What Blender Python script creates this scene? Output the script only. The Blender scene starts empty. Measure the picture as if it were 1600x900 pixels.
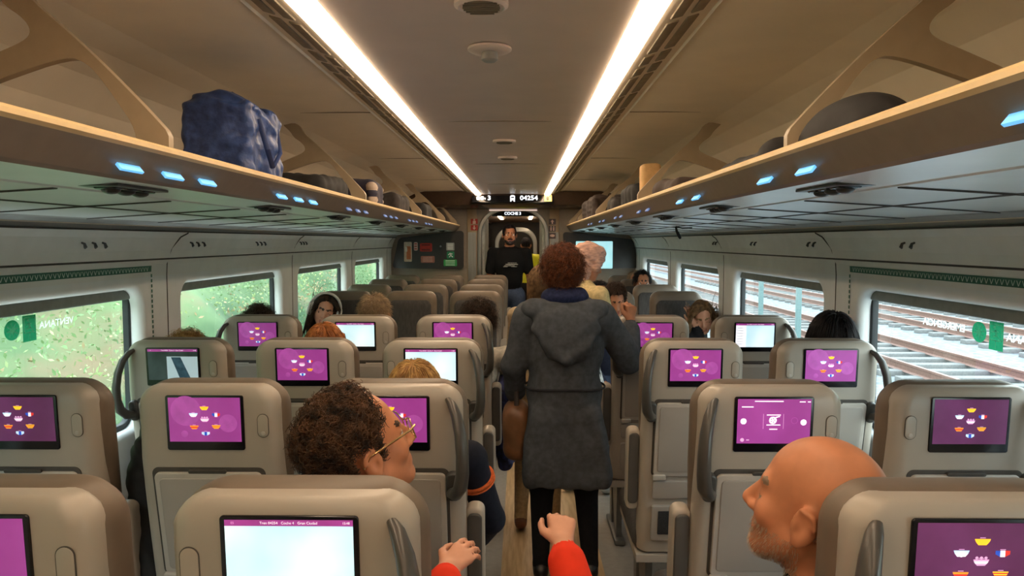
import bpy, bmesh, math, random
import numpy as np
from mathutils import Vector as V, Matrix as M, Euler
random.seed(7); rng = np.random.default_rng(11)
R = math.radians; PI = math.pi
S = bpy.context.scene
col = S.collection
F = 1160.0                       # focal length in pixels of the 1600 px wide frame
CX = -0.095                      # centre line of the carriage
EYE = 1.6
PITCH = math.atan(73 / F); YAW = math.atan(14 / F)
CAM_R = Euler((PI / 2 - PITCH, 0, YAW), 'XYZ').to_matrix()

def at(px, py, Y):               # world point seen at a pixel, at distance Y along the carriage
    d = CAM_R @ V(((px - 800) / F, -(py - 450) / F, -1))
    return V((d.x / d.y * Y, Y, EYE + d.z / d.y * Y))

# ------------------------------------------------------------------ materials
def lin(c):
    c = c / 255
    return c / 12.92 if c <= .04045 else ((c + .055) / 1.055) ** 2.4
def C(r, g, b): return (lin(r), lin(g), lin(b), 1)
MATS = {}
def mat(name, c, rough=.5, metal=0, var=.12, scale=30, c2=None, emit=0, bump=0, coat=0, stretch=None, sheen=0, spec=.5):
    if name in MATS: return MATS[name]
    m = bpy.data.materials.new(name); m.use_nodes = True
    nt = m.node_tree; N = nt.nodes; L = nt.links
    b = N['Principled BSDF']
    b.inputs['Roughness'].default_value = rough; b.inputs['Metallic'].default_value = metal
    b.inputs['Specular IOR Level'].default_value = spec
    b.inputs['Coat Weight'].default_value = coat; b.inputs['Sheen Weight'].default_value = sheen
    tc = N.new('ShaderNodeTexCoord'); mp = N.new('ShaderNodeMapping')
    L.new(tc.outputs['Object'], mp.inputs['Vector'])
    if stretch: mp.inputs['Scale'].default_value = stretch
    no = N.new('ShaderNodeTexNoise'); no.inputs['Scale'].default_value = scale; no.inputs['Detail'].default_value = 4
    L.new(mp.outputs['Vector'], no.inputs['Vector'])
    rp = N.new('ShaderNodeValToRGB')
    lo = c2 if c2 else tuple(x * (1 - var) for x in c[:3]) + (1,)
    hi = c if c2 else tuple(min(1, x * (1 + var * .5)) for x in c[:3]) + (1,)
    rp.color_ramp.elements[0].color = lo; rp.color_ramp.elements[1].color = hi
    rp.color_ramp.elements[0].position = .35; rp.color_ramp.elements[1].position = .65
    L.new(no.outputs['Fac'], rp.inputs['Fac']); L.new(rp.outputs['Color'], b.inputs['Base Color'])
    if emit:
        L.new(rp.outputs['Color'], b.inputs['Emission Color']); b.inputs['Emission Strength'].default_value = emit
    if bump:
        bp = N.new('ShaderNodeBump'); bp.inputs['Strength'].default_value = bump; bp.inputs['Distance'].default_value = .01
        L.new(no.outputs['Fac'], bp.inputs['Height']); L.new(bp.outputs['Normal'], b.inputs['Normal'])
    MATS[name] = m; return m
def glow(name, c, s): 
    m = mat(name, c, .6, var=.03, emit=s); 
    return m
def glass_mat():
    if 'window glass' in MATS: return MATS['window glass']
    m = bpy.data.materials.new('window glass'); m.use_nodes = True
    nt = m.node_tree; N = nt.nodes; L = nt.links; N.remove(N['Principled BSDF'])
    t = N.new('ShaderNodeBsdfTransparent'); t.inputs['Color'].default_value = (.90, .97, .94, 1)
    g = N.new('ShaderNodeBsdfGlossy'); g.inputs['Roughness'].default_value = .02
    lw = N.new('ShaderNodeLayerWeight'); lw.inputs['Blend'].default_value = .5
    pw = N.new('ShaderNodeMath'); pw.operation = 'POWER'; pw.inputs[1].default_value = 4; L.new(lw.outputs['Facing'], pw.inputs[0])
    f = N.new('ShaderNodeMath'); f.operation = 'MULTIPLY_ADD'; f.inputs[1].default_value = .55; f.inputs[2].default_value = .05; L.new(pw.outputs[0], f.inputs[0])
    x = N.new('ShaderNodeMixShader'); L.new(f.outputs[0], x.inputs[0]); L.new(t.outputs[0], x.inputs[1]); L.new(g.outputs[0], x.inputs[2])
    L.new(x.outputs[0], N['Material Output'].inputs['Surface']); MATS['window glass'] = m; return m

# ------------------------------------------------------------------ objects
def tag(o, label=None, cat=None, group=None, kind=None):
    if label: o['label'] = label
    if cat: o['category'] = cat
    if group: o['group'] = group
    if kind: o['kind'] = kind
    return o
def empty(name, loc=(0, 0, 0), rz=0, parent=None):
    o = bpy.data.objects.new(name, None); col.objects.link(o); o.empty_display_size = .05
    o.location = loc; o.rotation_euler = (0, 0, rz); o.parent = parent; return o
def link(name, me, parent=None, loc=None, rz=None):
    o = bpy.data.objects.new(name, me); col.objects.link(o); o.parent = parent
    if loc is not None: o.location = loc
    if rz is not None: o.rotation_euler = (0, 0, rz)
    return o

class MB:
    def __init__(s): s.v = []; s.f = []; s.m = []
    def add(s, vs, fs, m=0, X=None):
        o = len(s.v)
        s.v += [tuple(X @ V(p)) if X is not None else tuple(p) for p in vs]
        s.f += [tuple(i + o for i in f) for f in fs]; s.m += [m] * len(fs); return s
    def loft(s, rings, m=0, cap=True, X=None, closed=True):
        n = len(rings[0]); vs = [p for r in rings for p in r]; fs = []
        for k in range(len(rings) - 1):
            for i in range(n if closed else n - 1):
                j = (i + 1) % n; fs.append((k * n + i, k * n + j, (k + 1) * n + j, (k + 1) * n + i))
        if cap and closed: fs.append(tuple(range(n - 1, -1, -1))); fs.append(tuple((len(rings) - 1) * n + i for i in range(n)))
        return s.add(vs, fs, m, X)
    def box(s, c, size, m=0, b=0, rot=None, seg=2):
        bm = bmesh.new(); bmesh.ops.create_cube(bm, size=1)
        for v in bm.verts: v.co = V((v.co.x * size[0], v.co.y * size[1], v.co.z * size[2]))
        if b: bmesh.ops.bevel(bm, geom=list(bm.edges), offset=min(b, min(size) * .49), segments=seg, profile=.5, affect='EDGES')
        X = M.Translation(c)
        if rot is not None: X = X @ (rot.to_4x4() if hasattr(rot, 'to_4x4') else rot)
        bm.verts.index_update()
        s.add([v.co.copy() for v in bm.verts], [[v.index for v in f.verts] for f in bm.faces], m, X); bm.free(); return s
    def slab(s, w, h, d, r, b, m=0, X=None, n=6):
        """rounded rectangle in xz, thickness d along y (front face at y=-d), bevelled"""
        rings = []
        for k in range(4):
            a = k / 3 * PI / 2
            rings.append(rrect(w - 2 * b * (1 - math.sin(a)), h - 2 * b * (1 - math.sin(a)), max(.0005, r - b * (1 - math.sin(a))), -d + b * (1 - math.cos(a)), n))
        rings.append(rrect(w, h, r, 0, n))
        return s.loft(rings, m, True, X)
    def tube(s, path, rad, n=8, m=0, flat=1.0, cap=True, X=None, up=None):
        path = [V(p) for p in path]; K = len(path)
        if not hasattr(rad, '__len__'): rad = [rad] * K
        rings = []; a = None
        for k in range(K):
            t = (path[min(k + 1, K - 1)] - path[max(k - 1, 0)]).normalized()
            if a is None:
                u = V(up) if up else (V((0, 0, 1)) if abs(t.z) < .9 else V((1, 0, 0)))
                a = (u - t * u.dot(t)).normalized()
            else: a = (a - t * a.dot(t)).normalized()
            b = t.cross(a)
            rings.append([path[k] + (a * math.cos(2 * PI * i / n) + b * math.sin(2 * PI * i / n) * flat) * rad[k] for i in range(n)])
        return s.loft(rings, m, cap, X)
    def prism(s, poly, a0, a1, axis='y', m=0, X=None):
        """poly of 2d points extruded from a0 to a1 along an axis; (x,z) for y, (y,z) for x, (x,y) for z"""
        def P(p, a): return {'y': (p[0], a, p[1]), 'x': (a, p[0], p[1]), 'z': (p[0], p[1], a)}[axis]
        return s.loft([[P(p, a0) for p in poly], [P(p, a1) for p in poly]], m, True, X)
    def ball(s, c, r, m=0, seg=12, rot=None):
        bm = bmesh.new(); bmesh.ops.create_uvsphere(bm, u_segments=seg, v_segments=max(6, seg // 2 + 2), radius=1)
        rr = r if hasattr(r, '__len__') else (r, r, r)
        X = M.Translation(c) @ (rot.to_4x4() if rot else M.Identity(4)) @ M.Diagonal((*rr, 1)); bm.verts.index_update()
        s.add([v.co.copy() for v in bm.verts], [[v.index for v in f.verts] for f in bm.faces], m, X); bm.free(); return s
    def mesh(s, name, mats, ang=40):
        me = bpy.data.meshes.new(name); me.from_pydata(s.v, [], s.f)
        for x in (mats if isinstance(mats, (list, tuple)) else [mats]): me.materials.append(x)
        me.polygons.foreach_set('material_index', s.m)
        bm = bmesh.new(); bm.from_mesh(me); bmesh.ops.recalc_face_normals(bm, faces=bm.faces); bm.to_mesh(me); bm.free()
        me.shade_smooth(); me.set_sharp_from_angle(angle=R(ang)); return me
    def build(s, name, mats, parent=None, loc=None, rz=None, ang=40): return link(name, s.mesh(name, mats, ang), parent, loc, rz)

def rrect(w, h, r, y, n=6):
    out = []
    for cx, cz, a0 in ((w / 2 - r, h / 2 - r, 0), (-w / 2 + r, h / 2 - r, 90), (-w / 2 + r, -h / 2 + r, 180), (w / 2 - r, -h / 2 + r, 270)):
        for k in range(n + 1):
            a = R(a0 + 90 * k / n); out.append((cx + r * math.cos(a), y, cz + r * math.sin(a)))
    return out
def rr2(x0, x1, y0, y1, r, n=8): return [((x0 + x1) / 2 + p[0], (y0 + y1) / 2 + p[2]) for p in rrect(x1 - x0, y1 - y0, r, 0, n)]

def plate(name, outer, holes, thick, bevel, T, mats, parent=None):
    """flat plate with holes; 2d outline mapped by T(x,y,z)->world"""
    cu = bpy.data.curves.new(name, 'CURVE'); cu.dimensions = '2D'; cu.fill_mode = 'BOTH'
    cu.extrude = max(.0001, thick / 2 - bevel); cu.bevel_depth = bevel; cu.bevel_resolution = 3
    for pts in [outer] + holes:
        sp = cu.splines.new('POLY'); sp.points.add(len(pts) - 1); sp.use_cyclic_u = True
        for p, q in zip(sp.points, pts): p.co = (q[0], q[1], 0, 1)
    t = bpy.data.objects.new(name, cu); col.objects.link(t)
    bpy.context.view_layer.update()
    me = bpy.data.meshes.new_from_object(t.evaluated_get(bpy.context.evaluated_depsgraph_get()))
    bpy.data.objects.remove(t); bpy.data.curves.remove(cu)
    me.name = name
    for v in me.vertices: v.co = T(*v.co)
    bm = bmesh.new(); bm.from_mesh(me); bmesh.ops.remove_doubles(bm, verts=bm.verts, dist=1e-5)
    bmesh.ops.recalc_face_normals(bm, faces=bm.faces); bm.to_mesh(me); bm.free()
    me.materials.clear(); me.materials.append(mats)
    me.shade_smooth(); me.set_sharp_from_angle(angle=R(35))
    return link(name, me, parent)

def text_geo(body, size, align='CENTER', bold=0, ext=0):
    cu = bpy.data.curves.new('txt', 'FONT'); cu.body = body; cu.size = size; cu.align_x = align; cu.align_y = 'CENTER'
    cu.offset = bold; cu.extrude = ext; cu.resolution_u = 3
    t = bpy.data.objects.new('txt', cu); col.objects.link(t); bpy.context.view_layer.update()
    me = bpy.data.meshes.new_from_object(t.evaluated_get(bpy.context.evaluated_depsgraph_get()))
    vs = [v.co.copy() for v in me.vertices]; fs = [tuple(p.vertices) for p in me.polygons]
    bpy.data.objects.remove(t); bpy.data.curves.remove(cu); bpy.data.meshes.remove(me)
    return vs, fs
def add_text(mb, body, size, X, m=0, align='CENTER', bold=0, sx=1):
    vs, fs = text_geo(body, size, align, bold)
    mb.add([(v.x * sx, 0, v.y) for v in vs], fs, m, X)      # lies in local xz, read from -y

# ------------------------------------------------------------------ implicit bodies -> one continuous mesh
class SDF:
    def __init__(s): s.p = []
    def cap(s, a, b, ra, rb=None, m=0, k=.012, sub=False): s.p.append(('c', np.array(a, float), np.array(b, float), ra, ra if rb is None else rb, m, k, sub)); return s
    def ell(s, c, r, m=0, k=.012, rot=None, sub=False): s.p.append(('e', np.array(c, float), np.array(r if hasattr(r, '__len__') else (r, r, r), float), np.array(rot if rot is not None else np.eye(3), float), None, m, k, sub)); return s
    def box(s, c, r, rd, m=0, k=.012, rot=None, sub=False): s.p.append(('b', np.array(c, float), np.array(r, float), np.array(rot if rot is not None else np.eye(3), float), rd, m, k, sub)); return s
    @staticmethod
    def dist(p, P):
        if p[0] == 'c':
            a, b, ra, rb = p[1:5]; ab = b - a; L2 = max(1e-12, ab @ ab); q = P - a
            t = np.clip((q @ ab) / L2, 0, 1); d = q - t[..., None] * ab
            return np.sqrt((d * d).sum(-1)) - (ra + (rb - ra) * t)
        q = (P - p[1]) @ p[3]
        if p[0] == 'e':
            k0 = np.sqrt(((q / p[2]) ** 2).sum(-1)); k1 = np.sqrt(((q / p[2] ** 2) ** 2).sum(-1)) + 1e-9
            return k0 * (k0 - 1) / k1
        d = np.abs(q) - (p[2] - p[4])
        return np.sqrt((np.maximum(d, 0) ** 2).sum(-1)) + np.minimum(d.max(-1), 0) - p[4]
    @staticmethod
    def bounds(p):
        if p[0] == 'c':
            r = max(p[3], p[4]); return np.minimum(p[1], p[2]) - r, np.maximum(p[1], p[2]) + r
        e = np.abs(p[3]) @ p[2]
        return p[1] - e, p[1] + e
    def mesh(s, name, mats, h=.008, noise=None, smooth=1):
        lo = np.min([s.bounds(p)[0] for p in s.p if not p[7]], 0) - 4 * h; hi = np.max([s.bounds(p)[1] for p in s.p if not p[7]], 0) + 4 * h
        n = np.ceil((hi - lo) / h).astype(int) + 1
        D = np.full(n, .5, np.float32)
        ax = [lo[i] + h * np.arange(n[i]) for i in range(3)]
        for p in s.p:
            b0, b1 = s.bounds(p); mg = p[6] + 4 * h
            i0 = np.maximum(0, np.floor((b0 - mg - lo) / h).astype(int)); i1 = np.minimum(n, np.ceil((b1 + mg - lo) / h).astype(int) + 1)
            if (i1 <= i0).any(): continue
            sl = tuple(slice(i0[i], i1[i]) for i in range(3))
            P = np.stack(np.meshgrid(*[ax[i][sl[i]] for i in range(3)], indexing='ij'), -1)
            d = s.dist(p, P); O = D[sl]; k = max(1e-4, p[6])
            if p[7]:
                hh = np.clip(.5 - .5 * (O + d) / k, 0, 1); D[sl] = O * (1 - hh) + (-d) * hh + k * hh * (1 - hh)
            else:
                hh = np.clip(.5 + .5 * (O - d) / k, 0, 1); D[sl] = O * (1 - hh) + d * hh - k * hh * (1 - hh)
        if noise is not None:
            w = np.abs(D) < 6 * h
            idx = np.argwhere(w); D[w] += noise(lo + idx * h).astype(np.float32)
        ins = D < 0; cn = n - 1
        tot = int(cn[0] * cn[1] * cn[2]); key = []; pts = []; quads = []
        st = np.array([cn[1] * cn[2], cn[2], 1])
        for a in range(3):
            b, c = (a + 1) % 3, (a + 2) % 3
            s0 = [slice(None)] * 3; s1 = [slice(None)] * 3; s0[a] = slice(0, -1); s1[a] = slice(1, None)
            E = np.argwhere(ins[tuple(s0)] != ins[tuple(s1)])
            E = E[(E[:, b] > 0) & (E[:, c] > 0) & (E[:, b] < n[b] - 1) & (E[:, c] < n[c] - 1)]
            if not len(E): continue
            E2 = E.copy(); E2[:, a] += 1
            d0 = D[E[:, 0], E[:, 1], E[:, 2]]; d1 = D[E2[:, 0], E2[:, 1], E2[:, 2]]
            pp = E.astype(float); pp[:, a] += d0 / (d0 - d1)
            base = E @ st; q = [base - st[b] - st[c], base - st[c], base, base - st[b]]
            for z in q: key.append(z); pts.append(pp)
            Q = np.stack(q, 1); fl = ~ins[E[:, 0], E[:, 1], E[:, 2]]
            Q[fl] = Q[fl][:, ::-1]; quads.append(Q)
        key = np.concatenate(key); pts = np.concatenate(pts); quads = np.concatenate(quads)
        u, inv = np.unique(key, return_inverse=True)
        cnt = np.bincount(inv).astype(float)
        vs = np.stack([np.bincount(inv, pts[:, i]) / cnt for i in range(3)], 1) * h + lo
        fq = np.searchsorted(u, quads)
        for _ in range(smooth):
            acc = np.zeros_like(vs); c = np.zeros(len(vs))
            for i in range(4):
                j = (i + 1) % 4
                for dd in range(3):
                    acc[:, dd] += np.bincount(fq[:, i], vs[fq[:, j], dd], len(vs)) + np.bincount(fq[:, j], vs[fq[:, i], dd], len(vs))
                c += np.bincount(fq[:, i], minlength=len(vs)) + np.bincount(fq[:, j], minlength=len(vs))
            vs = vs * .5 + .5 * acc / np.maximum(c, 1)[:, None]
        me = bpy.data.meshes.new(name)
        me.vertices.add(len(vs)); me.vertices.foreach_set('co', vs.astype(np.float32).ravel())
        me.loops.add(len(fq) * 4); me.loops.foreach_set('vertex_index', fq.astype(np.int32).ravel())
        me.polygons.add(len(fq)); me.polygons.foreach_set('loop_start', (np.arange(len(fq)) * 4).astype(np.int32))
        for x in (mats if isinstance(mats, (list, tuple)) else [mats]): me.materials.append(x)
        fc = vs[fq].mean(1); best = np.full(len(fc), 9.0); mi = np.zeros(len(fc), np.int32)
        for p in s.p:
            if p[7]: continue
            b0, b1 = s.bounds(p); w = ((fc > b0 - .03) & (fc < b1 + .03)).all(1)
            if not w.any(): continue
            d = s.dist(p, fc[w]); iw = np.where(w)[0]; bt = d < best[iw] - 1e-6
            best[iw[bt]] = d[bt]; mi[iw[bt]] = p[5]
        me.polygons.foreach_set('material_index', mi)
        me.update(calc_edges=True); me.validate(); me.shade_smooth()
        return me
    def build(s, name, mats, parent=None, h=.008, noise=None, loc=None, rz=None, smooth=1): return link(name, s.mesh(name, mats, h, noise, smooth), parent, loc, rz)

def wob(amp, f, seed=0):
    r = np.random.default_rng(seed); K = [(r.normal(size=3) * f, r.uniform(0, 6.28)) for _ in range(6)]
    return lambda P: amp * sum(np.sin(P @ k + ph) for k, ph in K) / 2.5
# ------------------------------------------------------------------ palette
WALL = mat('pale grey wall panel', C(232, 234, 232), .45, var=.05, scale=8)
WALLUP = mat('upper wall panel', C(230, 230, 224), .5, var=.05, scale=8)
RAIL = mat('grey rail', C(150, 150, 146), .4, var=.06)
CEIL = mat('warm grey ceiling', C(226, 208, 196), .34, var=.04, scale=6)
CEIL2 = mat('beige luggage ceiling', C(224, 212, 192), .45, var=.04, scale=6)
DARKL = mat('dark seam', C(70, 64, 58), .7)
SEAM = mat('soft seam', C(140, 126, 106), .7)
SLOT = mat('vent slot', C(134, 122, 102), .7)
STRIP = glow('warm light strip', C(255, 228, 194), 17.5)
SEAL = mat('black rubber seal', C(38, 42, 44), .5)
BLIND = mat('grey green blind cassette', C(112, 118, 112), .55)
END = mat('end wall beige', C(150, 136, 120), .4, var=.05)
ENDCOL = mat('end wall tan column', C(176, 150, 118), .45, var=.05)
STEEL = mat('brushed steel', C(150, 150, 146), .35, metal=.8, stretch=(1, 1, .05), scale=60)
DKBROWN = mat('dark brown gloss', C(66, 50, 42), .25, var=.1)
BLACK = mat('black gloss', C(18, 18, 22), .2)
WOOD = mat('light wood floor', C(206, 176, 132), .42, c2=C(178, 146, 104), scale=9, stretch=(6, .5, 1))
FLOORG = mat('grey floor border', C(150, 146, 138), .5, var=.08)
def sheer(name, c, t):
    m = mat(name, c, .5, var=.04); nt = m.node_tree; b = nt.nodes['Principled BSDF']; tr = nt.nodes.new('ShaderNodeBsdfTranslucent'); mx = nt.nodes.new('ShaderNodeMixShader')
    mx.inputs[0].default_value = t; tr.inputs['Color'].default_value = c; nt.links.new(b.outputs[0], mx.inputs[1]); nt.links.new(tr.outputs[0], mx.inputs[2]); nt.links.new(mx.outputs[0], nt.nodes['Material Output'].inputs['Surface']); return m
GLG = sheer('translucent green film', C(34, 140, 98), .45); GLW = sheer('translucent white film', C(246, 252, 248), .85)
GREEN = mat('sign green', C(30, 132, 92), .5, var=.05)
GRBAND = mat('deep green sticker', C(44, 106, 84), .5, var=.1)
PALEG = mat('pale sticker', C(214, 230, 218), .5, var=.03)
WHITE = mat('white print', C(240, 242, 240), .5, var=.02)
Y0, Y1 = -2.6, 9.06
WP, WL = 1.82, 1.50                         # window pitch and opening length
WIN = [(3.42 + WP * k, 4.93 + WP * k) for k in (-2, -1, 0, 1, 2)]
ZS, ZT = .80, 1.43
def side(s): return lambda u, y, z: V((CX + s * u, y, z))

# floor
f = MB(); f.box((CX, (Y0 + Y1) / 2, -.02), (3.1, Y1 - Y0, .04), 1); f.box((.155, (Y0 + Y1) / 2, .0005), (.50, Y1 - Y0, .003), 0)
tag(f.build('floor', [WOOD, FLOORG]), kind='structure')

# walls
for s, nm in ((-1, 'left'), (1, 'right')):
    T = (lambda s: lambda x, y, z: V((CX + s * (1.525 - (z if s > 0 else -z) * s), x, y)))(s)
    outer = [(Y0, 0), (Y1, 0), (Y1, 1.46), (Y0, 1.46)]
    holes = [rr2(a, b, ZS, ZT, .11) for a, b in WIN]
    w = plate('wall_' + nm, outer, holes, .07, .028, T, WALL); tag(w, kind='structure')
    # upper wall, seam, cove and rail run the whole length
    prof = [(1.49, 1.45), (1.487, 1.50), (1.480, 1.519), (1.476, 1.519), (1.477, 1.526), (1.47, 1.56), (1.448, 1.615), (1.432, 1.640), (1.424, 1.640), (1.424, 1.646), (1.432, 1.646),
            (1.425, 1.66), (1.40, 1.676), (1.37, 1.68), (1.37, 1.69), (1.60, 1.70), (1.60, 1.45)]
    m = MB(); P = side(s); mi = [0, 0, 1, 1, 0, 0, 0, 1, 1, 1, 2, 2, 2, 2, 0, 0]
    for k in range(len(prof) - 1):
        a, b = prof[k], prof[k + 1]
        m.add([P(a[0], Y0, a[1]), P(a[0], Y1, a[1]), P(b[0], Y1, b[1]), P(b[0], Y0, b[1])], [(0, 1, 2, 3)], mi[k])
    tag(m.build('trim_upper_' + nm, [WALLUP, DARKL, RAIL], ang=50), kind='structure')
    sk = MB(); sk.box(P(1.47, (Y0 + Y1) / 2, .08), (.04, Y1 - Y0, .16), 0, .01); tag(sk.build('baseboard_' + nm, [RAIL]), kind='structure')
    # luggage bay ceiling: vents, flat bay, curve down behind the rack
    prof = [(.432, 2.137), (.445, 2.140), (.57, 2.178), (.575, 2.172), (.58, 2.18), (1.0, 2.172), (1.12, 2.15), (1.22, 2.10), (1.30, 2.02), (1.36, 1.90), (1.40, 1.78), (1.42, 1.66)]
    m = MB()
    for k in range(len(prof) - 1):
        a, b = prof[k], prof[k + 1]
        m.add([P(a[0], Y0, a[1]), P(a[0], Y1, a[1]), P(b[0], Y1, b[1]), P(b[0], Y0, b[1])], [(0, 1, 2, 3)], 1 if k in (3,) else 0)
    for y in (1.52, 3.36, 5.2, 7.0, 8.6):        # seams across the bay
        m.box(P(.79, y, 2.1755), (.42, .006, .003), 2)
    me = m.build('ceiling_' + nm, [CEIL2, DARKL, SEAM], ang=60); tag(me, kind='structure')
    v = MB(); XR = M.Rotation(math.atan2(.038, .125) * (-s), 4, 'Y')
    y = -.4
    while y < 8.6:
        for ln, dy in ((.30, 0), (.30, .34), (.11, .68), (.11, .83)):
            for u in (.475, .525):
                p = P(u, y + dy + ln / 2, 2.140 + (u - .445) * .304 - .001); v.box(p, (.032, ln, .006), 0, .002, M.Rotation(math.atan(.304) * (-s), 3, 'Y'))
        y += .98
    vo = v.build('air_vent_grille', [SLOT]); tag(vo, 'long slotted air vent strip beside the ' + nm + ' ceiling light', 'air vent')

# ceiling centre
m = MB()
pr = [(-.432, 2.137), (-.426, 2.150), (-.366, 2.150), (-.360, 2.135), (-.20, 2.142), (0, 2.145), (.20, 2.142), (.360, 2.135), (.366, 2.150), (.426, 2.150), (.432, 2.137)]
for k in range(len(pr) - 1):
    a, b = pr[k], pr[k + 1]
    m.add([(CX + a[0], Y0, a[1]), (CX + a[0], Y1, a[1]), (CX + b[0], Y1, b[1]), (CX + b[0], Y0, b[1])], [(0, 1, 2, 3)], 0)
for y in (1.55, 3.40, 5.25, 7.1): m.box((CX, y, 2.1425), (.70, .006, .004), 1)
m.box((CX, (Y0 + Y1) / 2, 2.24), (3.2, Y1 - Y0, .04), 0)
tag(m.build('ceiling', [CEIL, SEAM], ang=60), kind='structure')
for s, nm in ((-1, 'left'), (1, 'right')):
    m = MB(); m.box((CX + s * .396, (Y0 + 8.55) / 2, 2.137), (.060, 8.55 - Y0, .020), 0, .004)
    tag(m.build('ceiling_light', [STRIP]), 'long glowing white light strip along the ' + nm + ' side of the ceiling', 'ceiling light', 'ceiling light strips')

# ceiling fittings along the centre
def fitting(px, py, kind, lab):
    Y = 1.0
    for _ in range(30):
        p = at(px, py, Y); Y *= (2.143 - EYE) / max(.01, p.z - EYE)
    p = at(px, py, Y); t = empty('smoke_detector' if kind else 'ceiling_loudspeaker', (p.x, p.y, 2.1405))
    tag(t, lab, 'smoke detector' if kind else 'loudspeaker')
    m = MB(); n = 24; r0 = .062
    def ring(r, z): return [(r * math.cos(2 * PI * i / n), r * math.sin(2 * PI * i / n), z) for i in range(n)]
    if kind: m.loft([ring(r0, .002), ring(r0, -.004), ring(r0 * .9, -.008), ring(r0 * .45, -.010)], 0)
    else: m.loft([ring(r0, .002), ring(r0, -.008), ring(r0 * .85, -.013), ring(r0 * .8, -.010)], 0)
    m.build('rim', [CEIL], t)
    k = MB()
    if kind: k.loft([ring(.022, -.008), ring(.024, -.030), ring(.016, -.036)], 0)
    else:
        for i in range(-3, 4): k.box((0, i * .014, -.012), (.085 * math.sqrt(1 - (i / 4) ** 2), .006, .004), 0)
    k.build('sensor' if kind else 'grille', [RAIL if kind else SLOT], t)
fitting(765, 75, 1, 'round smoke detector in the middle of the ceiling nearest panel')
fitting(752, 2, 0, 'round dark loudspeaker on the ceiling at the top edge of the picture')
fitting(788, 219, 0, 'small dark ceiling loudspeaker, nearer one of the close pair')
fitting(793, 245, 0, 'small dark ceiling loudspeaker, farther one of the close pair')

# windows
GLASS = glass_mat()
n = 0
for s in (-1, 1):
    for a, b in WIN:
        n += 1
        w = tag(empty('window_%d' % n, (CX + s * 1.56, (a + b) / 2, 1.1)), kind='structure')
        L = b - a + .14; H = ZT - ZS + .1
        def TT(x, y, z, s=s): return V((s * z, x, y))
        o = plate('window_frame', rr2(-L / 2, L / 2, ZS - 1.15, ZT - 1.05, .05), [rr2(-L / 2 + .10, L / 2 - .10, ZS - 1.06, ZT - 1.11, .07)], .03, .006, TT, SEAL, w); o['kind'] = 'structure'
        m = MB(); m.box((s * .0, 0, ZT - 1.1 - .035), (.05, L - .16, .075), 0, .012); o = m.build('blind_cassette', [BLIND], w); o['kind'] = 'structure'
        m = MB(); m.add([(s * .004, -L / 2 + .05, ZS - 1.12), (s * .004, L / 2 - .05, ZS - 1.12), (s * .004, L / 2 - .05, ZT - 1.08), (s * .004, -L / 2 + .05, ZT - 1.08)], [(0, 1, 2, 3)])
        o = m.build('window_pane', [GLASS], w); o['kind'] = 'structure'

# panel joints between windows, zigzag bands, coat hooks
for s, nm in ((-1, 'left'), (1, 'right')):
    P = side(s); j = MB()
    for k in range(4):
        y = 3.30 + WP * k - .0; path = [P(1.492, y, .1), P(1.492, y, 1.45), P(1.488, y + .0, 1.51), P(1.47, y + .01, 1.57), P(1.445, y + .05, 1.62), P(1.434, y + .10, 1.638)]
        j.tube(path, .0045, 6)
    tag(j.build('trim_joint_' + nm, [DARKL]), kind='structure')
    b = MB(); ya, yb = .9, 3.16
    b.add([P(1.4893, ya, 1.464), P(1.4893, yb, 1.464), P(1.4866, yb, 1.496), P(1.4866, ya, 1.496)], [(0, 1, 2, 3)], 0)
    y = ya
    while y < yb - .03:
        t = MB(); w_ = .024
        for q0, q1 in (((y + .004, 1.490), (y + .012, 1.474)), ((y + .012, 1.474), (y + .020, 1.490))):
            ux = 1.4862
            b.add([P(ux, q0[0], q0[1]), P(ux, q0[0] + .003, q0[1]), P(ux, q1[0] + .003, q1[1]), P(ux, q1[0], q1[1])], [(0, 1, 2, 3)], 1)
        y += w_
    for k in range(26):                      # thin dashed tail down the pillar
        z = 1.46 - k * .022; yy = yb - .006 + .0
        b.add([P(1.4885, yy, z), P(1.4885, yy + .012, z), P(1.4885, yy + .012, z - .014), P(1.4885, yy, z - .014)], [(0, 1, 2, 3)], 0)
    tag(b.build('zigzag_sticker_band', [GRBAND, PALEG]), 'green zigzag sticker band above the large nearest ' + nm + ' window', 'sticker')
HOOK = mat('dark hook', C(66, 64, 62), .4)
hm = MB(); hm.tube([(.0, 0, .010), (.010, 0, .006), (.014, 0, -.006), (.010, 0, -.011)], [.0035, .005, .0065, .003], 8); hme = hm.mesh('coat_hook', [HOOK])
which = ['nearest', 'second nearest', 'third nearest', 'fourth nearest']
for s, nm, cnt in ((-1, 'left', 3), (1, 'right', 2)):
    for k in range(4):
        for i in range(cnt):
            o = link('coat_hook', hme, None, V((CX + s * 1.452, 2.60 + k * .86 + i * .065 - (0 if s < 0 else .02), 1.585)), PI if s > 0 else 0)
            tag(o, '%s of the %s group of %d small coat hooks on the %s wall' % (['nearest hook', 'middle hook', 'farthest hook'][i if cnt == 3 else i * 2], which[k], cnt, nm), 'coat hook', 'coat hooks on the ' + nm + ' wall')

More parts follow.
